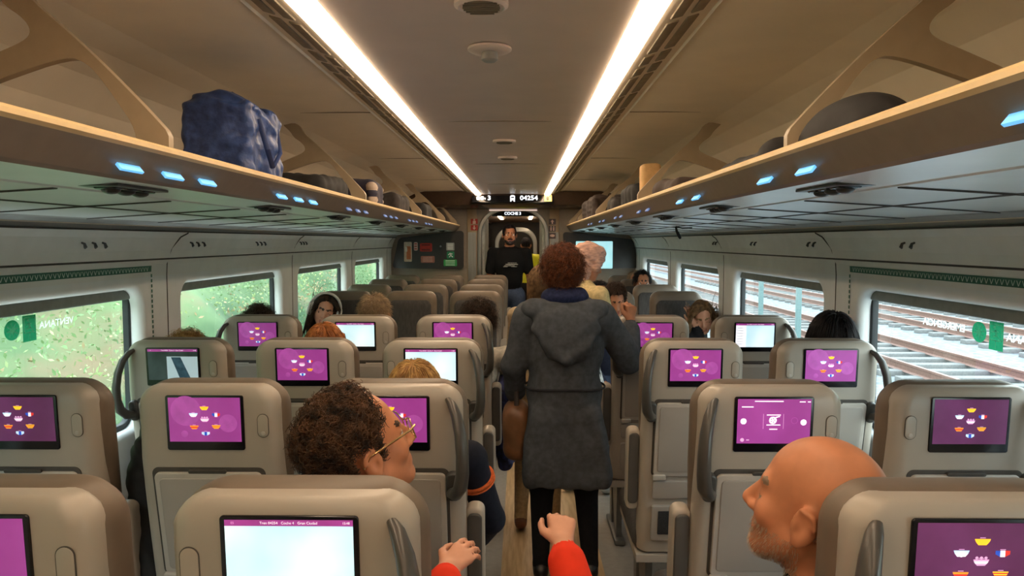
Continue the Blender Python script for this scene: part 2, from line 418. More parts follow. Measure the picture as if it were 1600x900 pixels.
# emergency window stickers (printed to be read from outside)
def window_sign(s):
    sx = s * 1; X0 = CX + s * 1.552
    nm = 'left' if s < 0 else 'right'
    Yc = 2.455 if s < 0 else 2.28
    t = empty('emergency_window_sticker', (X0, Yc, 1.312)); t.scale = (1, .68, .55); tag(t, 'green running man emergency exit sticker with mirrored lettering on the ' + nm + ' window', 'sticker')
    B = M(((0, 1, 0, 0), (1, 0, 0, 0), (0, 0, 1, 0), (0, 0, 0, 1))) if s < 0 else M(((0, -1, 0, 0), (-1, 0, 0, 0), (0, 0, 1, 0), (0, 0, 0, 1)))
    # local x = along the wall as seen from inside (left wall: +Y to the right; right wall: -Y to the right); local -y faces inside
    B = M(((0, -1, 0, 0), (1, 0, 0, 0), (0, 0, 1, 0), (0, 0, 0, 1))) if s < 0 else M(((0, 1, 0, 0), (-1, 0, 0, 0), (0, 0, 1, 0), (0, 0, 0, 1)))
    mir = M.Diagonal((-1, 1, 1, 1))
    m = MB(); m.add([(-.05, 0, -.085), (.05, 0, -.085), (.05, 0, .075), (-.05, 0, .075)], [(0, 1, 2, 3)], 0, B)
    e = -.001
    def bar(p, q, w, mi=1):
        p, q = V((p[0], 0, p[1])), V((q[0], 0, q[1])); d = (q - p).normalized(); nrm = V((-d.z, 0, d.x)) * w / 2
        m.add([V((0, e, 0)) + p - nrm, V((0, e, 0)) + q - nrm, V((0, e, 0)) + q + nrm, V((0, e, 0)) + p + nrm], [(0, 1, 2, 3)], mi, B)
    for p, q in (((-.04, .06), (.04, .06)), ((-.04, -.03), (.04, -.03)), ((-.04, .06), (-.04, -.03)), ((.04, .06), (.04, -.03)), ((0, -.03), (0, -.075))): bar(p, q, .006)
    for p, q, w in (((-.006, .03), (.004, .0), .014), ((.004, .0), (.018, -.012), .008), ((.018, -.012), (.026, -.022), .007), ((.004, .0), (-.012, -.010), .008), ((-.012, -.01), (-.026, -.008), .007),
                    ((-.004, .028), (-.022, .014), .006), ((-.022, .014), (-.03, .022), .006), ((.0, .026), (.018, .020), .006)): bar(p, q, w)
    m.add([(-.010 + .009 * math.cos(a * PI / 6), e, .043 + .009 * math.sin(a * PI / 6)) for a in range(12)], [tuple(range(12))], 1, B)
    m.build('exit_pictogram', [GLG, GLW], t)
    m = MB(); cx = -.125
    m.add([(cx + .055 * math.cos(a * PI / 16), 0, .06 * math.sin(a * PI / 16)) for a in range(32)], [tuple(range(32))], 0, B)
    for a in range(8):
        bar_a = a * PI / 4 + .2; p = V((cx + .012 * math.cos(bar_a), -.001, .012 * math.sin(bar_a))); q = V((cx + .042 * math.cos(bar_a), -.001, .045 * math.sin(bar_a)))
        d = (q - p).normalized(); nn = V((-d.z, 0, d.x)) * .004; m.add([p - nn, q - nn, q + nn, p + nn], [(0, 1, 2, 3)], 1, B)
    m.add([(cx - .02, -.0015, -.012), (cx + .014, -.0015, -.012), (cx + .02, -.0015, .012), (cx - .014, -.0015, .012)], [(0, 1, 2, 3)], 1, B)
    m.build('round_pictogram', [GLG, GLW], t)
    m = MB()
    add_text(m, 'VENTANA', .062, B @ M.Translation((.215, -.001, .0)) @ mir, 0, bold=.001)
    add_text(m, 'EMERGENCIA', .062, B @ M.Translation((-.42, -.001, .0)) @ mir, 0, bold=.001)
    m.build('lettering', [GLW], t)
window_sign(-1); window_sign(1)

# back of the carriage behind the viewer
m = MB(); m.box((CX, Y0 - .03, 1.1), (3.2, .06, 2.3), 0); tag(m.build('wall_back', [END]), kind='structure')
# ------------------------------------------------------------------ luggage racks
LIP = mat('cream rack lip', C(226, 196, 146), .35, var=.04)
FASCIA = mat('taupe rack fascia', C(136, 122, 108), .4, var=.05)
UNDER = mat('glossy grey rack underside', C(240, 246, 246), .28, metal=.25, var=.05, scale=5, spec=.8)
BRKT = mat('beige rack bracket', C(164, 146, 120), .4, var=.04)
BLUEL = glow('lit blue seat number', C(110, 190, 250), 1.0)
BLUED = glow('dim blue seat number', C(96, 122, 176), .6)
LAMPD = mat('dark reading lamp unit', C(62, 62, 60), .35)
RS = .645
def rack(s):
    nm = 'left' if s < 0 else 'right'; P = side(s)
    t = empty('luggage_rack', (CX + s * 1.0, 0, 1.7)); tag(t, 'long overhead luggage rack with cream edge along the %s side' % nm, 'luggage rack', 'overhead luggage racks')
    def Q(u, y, z): return P(u, y, z) - t.location
    def strip(name, prof, mats, mi=None, y0=Y0, y1=9.0, ang=50):
        m = MB()
        for k in range(len(prof) - 1):
            a, b = prof[k], prof[k + 1]
            m.add([Q(a[0], y0, a[1]), Q(a[0], y1, a[1]), Q(b[0], y1, b[1]), Q(b[0], y0, b[1])], [(0, 1, 2, 3)], mi[k] if mi else 0)
        return m.build(name, mats, t, ang=ang)
    strip('lip', [(.675, 1.790), (.662, 1.799), (.650, 1.799), (.643, 1.793), (.643, 1.785), (.650, 1.779)], [LIP])
    strip('fascia', [(.650, 1.779), (.658, 1.768), (.690, 1.728), (.700, 1.722)], [FASCIA])
    strip('shelf', [(.675, 1.790), (.69, 1.765), (1.40, 1.73)], [BRKT])
    und = [(.700, 1.722), (.84, 1.7125), (.845, 1.709), (.853, 1.709), (.858, 1.7115), (1.10, 1.697), (1.105, 1.694), (1.113, 1.694), (1.118, 1.696), (1.395, 1.678), (1.42, 1.68)]
    o = strip('underside', und, [UNDER, DARKL], [0, 0, 0, 0, 0, 1, 1, 1, 0, 1])
    g = MB(); y = .53
    while y < 8.9:
        g.tube([Q(.862, y, 1.7110), Q(1.39, y, 1.6785)], .0035, 4); y += .5
    o.data.materials.append(DARKL); b_ = bmesh.new(); b_.from_mesh(o.data); vv = [b_.verts.new(p) for p in g.v]
    for f_ in g.f: b_.faces.new([vv[i] for i in f_]).material_index = 1
    b_.to_mesh(o.data); b_.free()
    # brackets
    br = [(-.776, .195), (-.776, .217), (-.782, .233), (-.871, .33), (-.965, .424), (-1.038, .49), (-1.096, .54), (-1.13, .60),
          (-1.22, .60), (-1.17, .555), (-1.154, .526), (-1.11, .497), (-1.093, .468), (-1.11, .446), (-1.183, .417), (-1.45, .30), (-1.45, .235), (-1.30, .312), (-1.183, .359), (-1.016, .414), (-.972, .398), (-.943, .366), (-.907, .315), (-.865, .25), (-.865, .19)]
    poly = [(((-x) - .1) * .954, EYE + z * .954) for x, z in br]
    def chaik(p, it=2):
        for _ in range(it):
            q = []
            for i in range(len(p)):
                a_, b_ = p[i], p[(i + 1) % len(p)]; q += [(a_[0] * .75 + b_[0] * .25, a_[1] * .75 + b_[1] * .25), (a_[0] * .25 + b_[0] * .75, a_[1] * .25 + b_[1] * .75)]
            p = q
        return p
    poly = chaik(poly)
    poly = [(max(.660, u), min(z, 2.172 if u < 1.0 else 2.172 - (u - 1.0) * .2)) for u, z in poly]
    for y in (-.4, 1.61, 3.63, 5.65, 7.4, 8.75):
        m = MB(); pp = [(Q(u, 0, z).x, Q(u, 0, z).z) for u, z in poly]; m.prism(pp, y - .011, y + .011, 'y')
        m.build('bracket', [BRKT], t)
    # seat number displays and reading lamps
    ang = math.atan2(.040, .032)
    cnt = 3 if s < 0 else 2
    first = [.60, 1.455, 2.38, 3.31, 4.2, 5.1, 6.0] if s < 0 else [.605, 1.52, 2.46, 3.40, 4.3, 5.2, 6.1]
    for k, y in enumerate(first):
        for i in range(cnt):
            yy = y + i * (.18 if s < 0 else .25); c = Q(.6745, yy, 1.748)
            X = M.Translation(c) @ M.Rotation((PI / 2 - ang) * s, 4, 'Y')
            m = MB(); m.box((0, 0, 0), (.006, .085 if k < 3 else .07, .030), 0, .001)
            m2 = MB(); m2.add(m.v, m.f, 0, X); m2.build('seat_number_display', [BLUEL if k < 3 else BLUED], t)
    for y in [.70 + .935 * k for k in range(9)]:
        m = MB()
        for dy in (-.06, 0, .06):
            c = Q(.775, y + dy, 1.7155); m.box(c, (.05, .05, .012), 1, .004)
            m.ball(c + V((0, 0, -.007)), (.019, .019, .009), 0, 12)
        c = Q(.775, y, 1.7165); m.box(c, (.085, .22, .006), 0, .002)
        m.build('reading_light', [LAMPD, BLACK], t)
rack(-1); rack(1)

# ------------------------------------------------------------------ end wall, doorway, display
ye = 9.06
TW = lambda x, y, z: V((CX + x, ye + .04 + z, y))
arch = rr2(-.405, .405, -.6, 1.985, .30, 12); arch = [(x, max(0.003, y)) for x, y in arch]
# remove duplicates at the floor
a2 = [];
for p in arch:
    if not a2 or (abs(p[0] - a2[-1][0]) + abs(p[1] - a2[-1][1])) > 1e-4: a2.append(p)
e = plate('wall_end', [(-1.60, 0), (1.60, 0), (1.60, 2.22), (-1.60, 2.22)], [a2], .08, .004, TW, END); tag(e, kind='structure')
fr = plate('door_1', [(x * 1.0, y) for x, y in rr2(-.425, .425, -.6, 2.005, .315, 12) if True], [rr2(-.39, .39, -.58, 1.97, .285, 12)], .03, .006, lambda x, y, z: V((CX + x, ye - .012 + z, max(0, y))), STEEL); tag(fr, kind='structure')
for x, nm in ((-.50, 'left'), (.50, 'right')):
    m = MB(); m.box((CX + x, ye - .012, 1.0), (.115, .024, 1.99), 0, .006); m.box((CX + x, ye - .0255, .86), (.10, .004, 1.70), 1)
    tag(m.build('trim_column_' + nm, [ENDCOL, STEEL]), kind='structure')
# dark bulkhead across the ceiling with the passenger display
m = MB(); m.prism([(8.55, 2.17), (8.62, 2.02), (8.70, 1.995), (9.05, 1.985), (9.05, 2.17)], CX - 1.33, CX + 1.33, 'x'); bk = m.build('trim_bulkhead', [DKBROWN]); tag(bk, kind='structure')
m = MB(); m.box((CX, 9.03, 1.975), (.58, .03, .012), 0); tag(m.build('ceiling_light', [glow('soft door light', C(235, 205, 190), 1.0)]), 'thin pale light line above the end doorway', 'ceiling light')
LED = glow('white led', C(240, 246, 255), 1.4); YEL = glow('yellow lit sign', C(232, 206, 110), .8)
d = empty('passenger_display', (CX, 8.55, 2.08)); tag(d, 'black information display with white digits above the end doorway', 'display')
XD = M.Rotation(R(-25), 4, 'X')
m = MB(); m.box((0, .035, .015), (.94, .05, .135), 0, .008, XD.to_3x3()); m.build('screen_housing', [BLACK], d)
XT = M.Translation((0, .006, .013)) @ XD
m = MB(); add_text(m, '04254', .082, XT @ M.Translation((.185, -.002, 0)), 0, bold=.002)
add_text(m, '3', .082, XT @ M.Translation((-.27, -.002, 0)), 0, bold=.002)
m.build('led_lettering', [LED], d); m = MB()
for x in (-.395, -.35): 
    m.slab(.038, .045, .002, .012, .0004, 0, XT @ M.Translation((x, -.001, 0)))
m.slab(.012, .02, .002, .004, .0004, 0, XT @ M.Translation((-.318, -.001, -.006)))
m.build('coach_pictogram', [LED], d); m = MB()
# tram pictogram
m.slab(.056, .062, .002, .014, .0004, 0, XT @ M.Translation((-.002, -.001, .002)))
m.slab(.03, .012, .002, .003, .0004, 0, XT @ M.Translation((-.002, -.001, .040)))
for x in (-.022, .018): m.slab(.016, .014, .002, .002, .0004, 0, XT @ M.Translation((x, -.001, -.037)))
m.slab(.036, .014, .002, .003, .0004, 1, XT @ M.Translation((-.002, -.0035, .008)))
m.build('tram_pictogram', [LED, BLACK], d)
m = MB(); m.slab(.085, .085, .003, .008, .001, 0, XT @ M.Translation((.405, -.001, -.002)))
m.slab(.03, .05, .001, .012, .0003, 1, XT @ M.Translation((.40, -.005, -.008))); m.slab(.014, .014, .001, .006, .0003, 1, XT @ M.Translation((.425, -.005, .022)))
m.build('toilet_sign', [YEL, mat('sign dark olive', C(60, 54, 30), .5)], d)

REDS = mat('red sign', C(188, 46, 34), .5); PINKS = mat('faded pink sign', C(190, 118, 104), .5); ORS = mat('orange sign', C(196, 110, 66), .5)
GRS2 = mat('bright green sign', C(52, 158, 88), .5); GREYS = mat('grey sign', C(150, 150, 148), .5); PANEL = mat('dark end panel', C(46, 40, 38), .3)
def poly_panel(name, pts, y, thick, m_, parent=None, r=.05):
    # rounded polygon
    out = []; n = len(pts)
    for i in range(n):
        p, a, b = V(pts[i]), V(pts[i - 1]), V(pts[(i + 1) % n]); u = (a - p).normalized(); w_ = (b - p).normalized()
        for k in range(6):
            t = k / 5; q = (p + u * r) * (1 - t) ** 2 + p * 2 * t * (1 - t) + (p + w_ * r) * t * t; out.append((q.x, q.y))
    m = MB(); m.prism(out, y - thick, y, 'y'); return m.build(name, [m_], parent)
yp = 9.0
def w2(px, py, Y=8.97): p = at(px, py, Y); return (p.x, p.z)
t = empty('end_wall_panel', (0, 0, 0)); tag(t, 'dark end wall panel carrying red, orange and green safety signs, left of the doorway', 'panel')
poly_panel('panel_board', [w2(612, 419), w2(724, 421), w2(724, 360), w2(622, 372)], 9.055, .05, PANEL, t)
def sign(name, x0, y0, x1, y1, m_, lab, extra=None, Y=8.995):
    a, b = at(x0, y0, Y), at(x1, y1, Y); m = MB()
    m.slab(abs(b.x - a.x), abs(a.z - b.z), .006, .012, .002, 0, M.Translation(((a.x + b.x) / 2, Y + .008, (a.z + b.z) / 2)))
    ms = [m_]
    if extra: extra(m, ms, (a.x + b.x) / 2, (a.z + b.z) / 2, abs(b.x - a.x), abs(a.z - b.z), Y)
    o = m.build(name, ms, t); o['label'] = lab
def ex_orange(m, ms, x, z, w, h, Y):
    ms += [ORS, mat('sign white', C(220, 216, 206), .5)]
    m.slab(w * .55, h * .66, .002, .01, .0005, 1, M.Translation((x + .01, Y, z - h * .05))); m.slab(w * .3, h * .25, .002, .01, .0005, 2, M.Translation((x - w * .22, Y - .003, z + h * .12)))
def ex_bars(n, c):
    def f(m, ms, x, z, w, h, Y):
        ms.append(c)
        for k in range(n): m.slab(w * .7, h * .35 / n, .002, .002, .0004, 1, M.Translation((x, Y, z + h * (.30 - .6 * k / max(1, n - 1)))))
    return f
def ex_run(m, ms, x, z, w, h, Y):
    ms.append(WHITE)
    for (a, b), (c_, d_) in (((-.1, .3), (.05, -.05)), ((.05, -.05), (.28, -.3)), ((.05, -.05), (-.2, -.3)), ((-.1, .2), (-.3, .0)), ((-.05, .2), (.25, .15))):
        m.tube([(x + a * w, Y - .001, z + b * h), (x + c_ * w, Y - .001, z + d_ * h)], .006, 4, 1)
sign('extinguisher_sign', 631, 378, 643.5, 409, mat('sign cream', C(206, 190, 170), .5), 'tall cream sign with orange picture', ex_orange)
sign('small_sign', 646.5, 378.5, 652.5, 391.5, mat('sign rose white', C(216, 190, 182), .5), 'small whitish sign', ex_bars(3, REDS))
sign('alarm_box', 656, 380, 675, 393, REDS, 'red alarm box', ex_bars(2, mat('sign maroon', C(110, 30, 30), .5)))
sign('instruction_sign', 657.5, 400, 679, 410.5, PINKS, 'faded pink text sign', ex_bars(4, mat('sign pink text', C(226, 180, 168), .5)))
sign('notice_sign', 697, 379, 710, 391.5, GREYS, 'grey notice', ex_bars(4, WHITE))
sign('exit_sign', 698, 393, 710, 404, GREEN, 'green running man sign', ex_run)
sign('green_sign', 693, 405.5, 714, 416, GRS2, 'bright green text sign', ex_bars(3, PALEG))
m = MB(); p = at(688.5, 385, 8.99); m.ball(p, .012, 0, 10); m.build('panel_button', [GREYS], t)
t = empty('television', (0, 0, 0)); tag(t, 'wall mounted television showing a pale blue picture, in dark panel right of the doorway', 'television')
poly_panel('panel_board', [w2(882, 421), w2(999, 419), w2(990, 374), w2(880, 362)], 9.055, .05, PANEL, t)
TVM = mat('tv picture', C(120, 208, 222), .4, c2=C(206, 240, 240), scale=1.6, emit=.95)
a, b = at(900, 377, 8.99), at(957, 419.5, 8.99); m = MB(); m.slab(b.x - a.x, a.z - b.z, .012, .01, .002, 0, M.Translation(((a.x + b.x) / 2, 9.0, (a.z + b.z) / 2))); m.build('tv_screen', [TVM], t)
for px, c_, lab, rows in ((741, REDS, 'red exit direction sign on the column left of the end doorway', ((342, 350), (351.5, 360))), (863, mat('dark sign', C(86, 70, 70), .5), 'dark toilet direction sign on the column right of the end doorway', ((342, 351), (352.5, 362), (363.5, 373)))):
    t = empty('direction_sign', (0, 0, 0)); tag(t, lab, 'sign')
    for i, (y0, y1) in enumerate(rows):
        a, b = at(px - 5.5, y0, ye - .03), at(px + 5.5, y1, ye - .03); m = MB(); cx, cz = (a.x + b.x) / 2, (a.z + b.z) / 2
        m.slab(b.x - a.x, a.z - b.z, .005, .008, .001, 0, M.Translation((cx, ye - .024, cz)))
        if i == 0 and px > 800 or (i == 1 and px < 800):
            sg = 1 if px > 800 else -1
            m.prism([(cx - .022, cz), (cx + .022, cz), (cx, cz + .026 * sg)], ye - .0315, ye - .0295, 'y', 1); m.box((cx, ye - .030, cz - .012 * sg), (.014, .003, .028), 1)
        elif i == 1:
            for dx in (-.016, .016): m.box((cx + dx, ye - .030, cz - .006), (.014, .003, .04), 1); m.ball((cx + dx, ye - .030, cz + .024), (.007, .003, .007), 1, 8)
        elif i == 2: m.ball((cx, ye - .030, cz), (.03, .003, .016), 1, 12)
        else: m.ball((cx, ye - .030, cz + .02), (.012, .003, .012), 1, 8); m.box((cx, ye - .030, cz - .012), (.036, .003, .036), 1)
        m.build('sign_plate', [c_, mat('sign pale pink', C(232, 196, 184), .5)], t)

# gangway and the next carriage
gy0, gy1 = ye + .08, 17.0
m = MB(); m.box((CX, (gy0 + gy1) / 2, -.02), (1.6, gy1 - gy0, .04), 0); tag(m.build('floor_gangway', [WOOD]), kind='structure')
m = MB(); m.box((CX, (gy0 + gy1) / 2, 2.05), (1.6, gy1 - gy0, .04), 0); tag(m.build('ceiling_gangway', [CEIL]), kind='structure')
for s, nm in ((-1, 'left'), (1, 'right')):
    m = MB()
    for k in range(9): m.tube([(CX + s * .405, gy0 + .06 + k * .11, 0.0), (CX + s * .405, gy0 + .06 + k * .11, 2.03)], .06, 10)
    tag(m.build('wall_bellows_' + nm, [mat('pale grey bellows', C(226, 228, 220), .5)]), kind='structure')
    m = MB(); m.box((CX + s * .60, (gy0 + gy1) / 2 + .5, 1.02), (.06, gy1 - gy0 - 1.0, 2.02), 0); m.box((CX + s * .565, (gy0 + gy1) / 2 + .8, 1.72), (.02, gy1 - gy0 - 2, .5), 1)
    tag(m.build('wall_gangway_' + nm, [END, DKBROWN]), kind='structure')
    m = MB(); m.box((CX + s * .27, 12.5, 2.024), (.055, 3.6, .016), 0); tag(m.build('ceiling_light', [STRIP]), 'short bright light strip on the %s of the next carriage, through the doorway' % nm, 'ceiling light')
m = MB(); m.box((CX, gy1 + .02, 1.1), (1.7, .04, 2.3), 0); tag(m.build('wall_far', [DKBROWN]), kind='structure')
fr = plate('door_2', rr2(-.40, .40, 0, 1.86, .30, 12), [rr2(-.34, .34, .01, 1.79, .26, 12)], .06, .01, lambda x, y, z: V((CX + x, 14.4 + z, y)), STEEL); tag(fr, kind='structure')
t = empty('passenger_display', (CX, 10.4, 1.985)); tag(t, 'small far display with white text seen through the end doorway', 'display')
m = MB(); m.box((0, 0, 0), (.62, .03, .075), 0, .006); add_text(m, 'COCHE 3', .055, M.Translation((-.02, -.017, 0)), 1, bold=.002); m.box((0, 0, .045), (.03, .02, .05), 0); m.build('led_lettering', [BLACK, LED], t)
t = empty('television', (CX - .42, 13.6, 1.36)); tag(t, 'tiny cyan lit screen in the next carriage seen past the standing man', 'television')
m = MB(); m.slab(.26, .17, .02, .01, .003, 0); m.build('tv_screen', [TVM], t)
# ------------------------------------------------------------------ seats
SHELL = mat('warm light grey seat shell', C(170, 160, 147), .36, var=.04, scale=6)
TRAYM = mat('light grey tray', C(164, 156, 147), .40, var=.04, scale=6)
TRAYL = mat('pale tray rim', C(182, 174, 164), .4, var=.04)
LEATH = mat('taupe leather', C(112, 97, 82), .48, var=.10, scale=14, bump=.05)
LEATHD = mat('dark grey leather', C(80, 76, 72), .5, var=.10, scale=14, bump=.05)
FABR = mat('charcoal seat fabric', C(66, 62, 60), .85, var=.25, scale=120, stretch=(1, 1, .1))
HANDL = mat('dark grey handle', C(74, 70, 66), .32, var=.06)
MESH = mat('dark mesh pocket', C(46, 46, 48), .8, var=.3, scale=200)
METAL = mat('grey cast metal', C(120, 120, 118), .4, metal=.6)
BEZ = mat('black bezel', C(16, 14, 20), .18)
PUR = mat('purple screen', C(174, 76, 166), .25, c2=C(158, 62, 148), scale=6, emit=.55)
PURD = mat('dim purple screen', C(118, 58, 110), .25, c2=C(98, 46, 88), scale=6, emit=.45)
PURL = mat('lighter purple circle', C(178, 82, 170), .25, emit=.57)
PBAR = mat('magenta bar', C(168, 66, 150), .3, emit=.6)
SWHITE = glow('screen white', C(250, 246, 252), .9); SYEL = glow('screen yellow', C(250, 196, 40), .9); SRED = glow('screen red', C(220, 50, 40), .8)
SBLUE = glow('screen blue', C(40, 80, 190), .8); SOR = glow('screen orange', C(246, 150, 40), .9); SPINK = glow('screen pink', C(226, 170, 214), .8); SLB = glow('screen pale blue', C(196, 226, 250), .9)
SMAP = mat('map screen', C(186, 232, 246), .3, c2=C(238, 250, 252), scale=7, emit=.85)
SVID = mat('video dark', C(62, 74, 76), .3, c2=C(30, 38, 42), scale=10, emit=.35); SVIDL = glow('video pale sky', C(178, 198, 206), .6); SVIDB = mat('video blue structure', C(60, 90, 110), .4, c2=C(30, 56, 74), scale=40, emit=.4)
SCR = [PUR, SWHITE, SYEL, SRED, SBLUE, SOR, SPINK, SLB, SMAP, PBAR, PURL, SVID, SVIDL, SVIDB, PURD]

ZTOP = 1.224
def yoff(z):
    if z >= 1.03: return .012 * (ZTOP - z) / (ZTOP - 1.03)
    return .012 + (1.03 - z) * .175
SL = math.atan(.175)
def sec(w, d, r, z, y0):
    """closed horizontal section: flat back (towards -y) with rounded corners"""
    return [(p[0], y0 + d / 2 + p[2], z) for p in rrect(w, d, r, 0, 5)]
def shell_mesh():
    m = MB(); rings = []
    for z in (.37, .375, .39, .45, .60, .80, .95, 1.03, 1.10, 1.15): rings.append((z, 0))
    rc = .055
    for k in range(1, 9):
        a = k / 8 * PI / 2; rings.append((ZTOP - rc + rc * math.sin(a), rc * (1 - math.cos(a))))
    L = []
    for z, ins in rings:
        w = .370 + (.010 if z < .9 else .010 * max(0, (1.1 - z) / .2)); d = .085
        lo = .012 if z < .372 else (.004 if z < .38 else 0)
        ii = min(ins, rc)
        dd = .02 * (ins / rc) ** 1.0
        L.append(sec(w - 2 * ii - 2 * lo, d - 2 * dd - lo, max(.004, min(.035, (d - 2 * dd) / 2 - .002)), z, yoff(z) + dd))
    m.loft(L); return m.mesh('back_shell', [SHELL], 60)
def cushion_mesh():                       # padded outer back and headrest, a little larger than the shell
    m = MB(); L = []; zt = 1.229; rc = .075
    zs = [(.42, 0), (.44, 0), (.6, 0), (.8, 0), (1.0, 0), (1.1, 0), (zt - rc, 0)] + [(zt - rc + rc * math.sin(k / 9 * PI / 2), rc * (1 - math.cos(k / 9 * PI / 2))) for k in range(1, 10)]
    for z, ins in zs:
        w = .390 if z > .98 else .37 + .020 * max(0, (z - .88) / .10) if z > .88 else .37
        dd = .040 * (ins / rc) ** 1.6
        d = .105
        L.append(sec(w - 2 * ins, d - 2 * dd, max(.004, min(.045, (d - 2 * dd) / 2 - .002)), z, yoff(min(z, ZTOP)) + .030 + dd))
    m.loft(L); return m.mesh('headrest_cushion', [LEATH], 60)
def pad_mesh():
    m = MB(); L = []
    for z in (.46, .47, .50, .60, .75, .90, 1.00, 1.08, 1.13, 1.155, 1.17, 1.178):
        e = max(0, (z - 1.10) / .078); e2 = max(0, (.50 - z) / .04)
        ins = .05 * e ** 3 + .02 * e2 ** 2; d = .05
        L.append(sec(.315 - 2 * ins, d - .03 * e ** 3, .012, z, yoff(z) + .102))
    m.loft(L); return m.mesh('backrest_pad', [FABR], 60)
def seat_mesh():
    m = MB(); m.box((0, .375, .425), (.41, .47, .10), 0, .04, M.Rotation(R(3), 3, 'X'), 4); return m.mesh('seat_cushion', [FABR], 60)
def pan_mesh():
    m = MB(); m.prism([(.12, .36), (.60, .385), (.60, .365), (.12, .33)], -.195, .195, 'x'); return m.mesh('seat_pan', [SHELL], 40)
def leg_mesh():
    m = MB(); m.box((0, 0, .015), (.055, .40, .03), 0, .008); m.prism([(-.15, .03), (-.07, .03), (.06, .34), (-.16, .34)], -.014, .014, 'x'); m.prism([(.06, .03), (.14, .03), (.16, .34), (.08, .34)], -.014, .014, 'x')
    return m.mesh('leg', [METAL], 40)
def face(z): return M.Translation((0, yoff(z), z)) @ M.Rotation(-(SL if z < 1.02 else math.atan(.06)), 4, 'X') if False else M.Translation((0, yoff(z), z)) @ M.Rotation(SL if z < 1.02 else math.atan(.062), 4, 'X')
def tray_meshes():
    m = MB(); m.slab(.300, .318, .002, .018, .001, 1, face(.850) @ M.Translation((0, -.0005, 0)))
    m.slab(.284, .302, .010, .016, .003, 2, face(.850) @ M.Translation((0, -.001, -.004)))
    m.slab(.256, .268, .004, .012, .0015, 0, face(.852) @ M.Translation((0, -.010, -.004)))
    m.slab(.10, .010, .006, .004, .0015, 1, face(1.0) @ M.Translation((0, -.006, -.002)))
    return m.mesh('tray_table', [TRAYM, DARKL, TRAYL], 40)
def latch_mesh():
    m = MB(); m.slab(.05, .022, .012, .006, .003, 0, face(.695) @ M.Translation((-.12, -.008, 0))); return m.mesh('tray_hinge', [TRAYL], 40)
def pocket_mesh():
    m = MB(); m.slab(.285, .075, .010, .01, .003, 0, face(.640)); m.slab(.11, .048, .004, .004, .001, 1, face(.645) @ M.Translation((.055, -.010, 0)))
    m.slab(.285, .150, .014, .01, .003, 0, face(.500)); m.slab(.235, .100, .004, .004, .001, 1, face(.505) @ M.Translation((.0, -.014, 0)))
    return m.mesh('literature_pocket', [TRAYM, MESH], 40)
def button_mesh(sg):
    m = MB(); X = face(1.12) @ M.Translation((sg * .150, .0005, 0))
    m.slab(.030, .064, .002, .0149, .0008, 1, X); m.slab(.027, .061, .003, .0134, .001, 0, X); m.slab(.011, .011, .005, .005, .001, 2, X @ M.Translation((0, 0, -.020)))
    return m.mesh('release_button', [SHELL, DARKL, TRAYL], 40)
def handle_mesh(sg):
    m = MB()
    P = [(.150, .004, 1.190), (.160, -.012, 1.182), (.174, -.032, 1.155), (.185, -.046, 1.11), (.190, -.052, 1.06), (.190, -.050, 1.01), (.184, -.040, .972), (.172, -.022, .950), (.158, .006, .944)]
    m.tube([(sg * x, y + .002, z) for x, y, z in P], [.010, .014, .017, .019, .020, .021, .023, .022, .017], 12, 0, .75, True, None, (0, 1, 0))
    m.slab(.036, .080, .022, .016, .006, 0, face(.965) @ M.Translation((sg * .160, .004, -.006)))
    return m.mesh('grab_handle', [HANDL], 50)
def armrest_mesh(sg):                      # folded up beside the backrest
    m = MB(); X = M.Translation((sg * .212, .135, .71)) @ M.Rotation(R(6), 4, 'X')
    m.slab(.052, .33, .052, .022, .010, 0, X @ M.Translation((0, .02, 0)))
    m.slab(.040, .29, .012, .016, .005, 1, X @ M.Translation((0, -.026, .008)))
    m.box((sg * .200, .17, .565), (.03, .06, .05), 0, .01)
    return m.mesh('armrest', [SHELL, LEATHD], 50)
SW, SH = .2035, .1465; DW, DH = .188, .118
